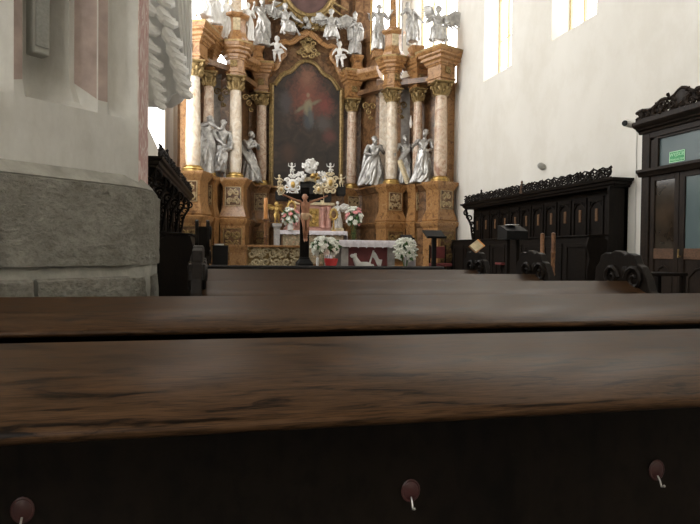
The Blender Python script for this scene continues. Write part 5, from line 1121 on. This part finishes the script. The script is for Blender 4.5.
rp = at(331, 263, Y=11.35); o = MB().lathe([(.001,0),(.10,0),(.13,.10),(.14,.16),(.13,.16),(.11,.12),(.001,.12)], 18).build('flower_pot', M['redv'], None, 35, 0, (rp.x, 11.35, 0)); o.location.z = at(331, 266.5, Y=11.35).z
wc = at(317.5, 262, Y=11.4); w = MB().lathe([(.001,0),(.028,0),(.028,.17),(.022,.175),(.001,.172)], 14).tube([(0,0,.17),(0,0,.195)], .003, 6).build('white_candle', M['paper'], None, 40, 0, (wc.x, 11.4, 0)); w.location.z = at(317.5, 266.5, Y=11.4).z
tag(o, 'bright red flower pot at the foot of the white chrysanthemums', 'flower pot'); tag(w, 'short thick white candle beside the red flower pot', 'candle')
# low stool that carries pot and candle
zt = min(o.location.z, w.location.z)-.001; o.location.z = w.location.z = zt+.001; x0, x1 = wc.x-.1, rp.x+.18
st = thing('low_stand', 'low dark stand carrying the red pot and white candle behind the front pew', 'stand', ((x0+x1)/2, 11.38, DA)); h_ = zt-DA; hwid = (x1-x0)/2
MB().box(-hwid, hwid, -.16, .16, h_-.03, h_).build('top', M['oakdarkshade'], st, 0)
for x in (-hwid+.03, hwid-.03):
    for y in (-.13, .13): MB().box(x-.02, x+.02, y-.02, y+.02, 0, h_-.03).build('leg', M['oakdarkshade'], st, 0)
# ------------------------------------------------------------------ lectern and chair right of the altar
lp = at(434, 240, Y=13.0); l = thing('lectern', 'slim black lectern with slanted top right of the white lilies', 'lectern', (lp.x, 13.0, DA)); lz = at(434, 236, Y=13).z-DA
MB().box(-.05, .05, -.04, .04, .04, lz-.02).build('post', M['black'], l, 0, .004); MB().box(-.25,.25,-.2,.2,0,.04).build('base', M['black'], l, 0, .005)
MB().box(-.24,.24,-.19,.19,-.015,.015, Matrix.Translation((0,0,lz+.04)) @ Matrix.Rotation(R(28), 4, 'X')).box(-.24,.24,-.205,-.185,.0,.05, Matrix.Translation((0,0,lz+.04)) @ Matrix.Rotation(R(28), 4, 'X')).build('book_board', M['black'], l, 0, .003)
cp_ = at(440.5, 255, Y=13.8); ch = thing('chair', 'dark red and black chair behind the slim black lectern', 'chair', (cp_.x, 13.8, DA))
MB().box(-.23,.23,-.22,.22,.42,.50).build('seat', M['red'], ch, 0, .02); MB().box(-.22,.22,.19,.23,.62,.92).build('backrest', M['red'], ch, 0, .015)
for x in (-.21, .21):
    MB().box(x-.018, x+.018, -.21, -.175, 0, .42).build('leg', M['stall'], ch, 0); MB().box(x-.018, x+.018, .18, .215, 0, .95).build('leg', M['stall'], ch, 0)
c2 = at(424.5, 255, Y=14.2); ch2 = thing('stone_pedestal', 'low brown marble pedestal block under the right altar columns', 'pedestal', (c2.x+.1, 15.1, DA)) if False else None
# dark dado along the right wall left of the stall
d0 = at(454, 241, Y=15.6)
dd = thing('wall_bench', 'low black panelled wall bench between the altar and the right stall', 'bench', (WX-.45, 15.35, DA)); hz = 1.42-DA
MB().box(0, .42, 0, .62, 0, .45).box(.34, .44, 0, .62, .45, hz).build('bench_body', M['stall'], dd, 0, .006); MB().box(-.02,.36,-.02,.64,.45,.48).build('seat', M['stall'], dd, 0, .004); MB().box(.30,.445,-.02,.64,hz,hz+.03).build('top_rail', M['stall'], dd, 0, .004)
# ------------------------------------------------------------------ light and colour management
W = bpy.data.worlds.new('overcast_sky'); bpy.context.scene.world = W; W.use_nodes = True
bg = W.node_tree.nodes['Background']; bg.inputs[0].default_value = (.9, .95, 1, 1); bg.inputs[1].default_value = 1.0
S = bpy.context.scene; S.view_settings.view_transform = 'Standard'; S.view_settings.look = 'None'; S.view_settings.gamma = 1; S.view_settings.use_curve_mapping = False
S.view_settings.exposure = .15
S.cycles.max_bounces = 10; S.cycles.diffuse_bounces = 6; S.cycles.glossy_bounces = 4; S.cycles.caustics_reflective = False; S.cycles.caustics_refractive = False
S.cycles.use_denoising = True; S.cycles.sample_clamp_indirect = 6
for k in list(bpy.data.meshes):
    if k.users == 0: bpy.data.meshes.remove(k)
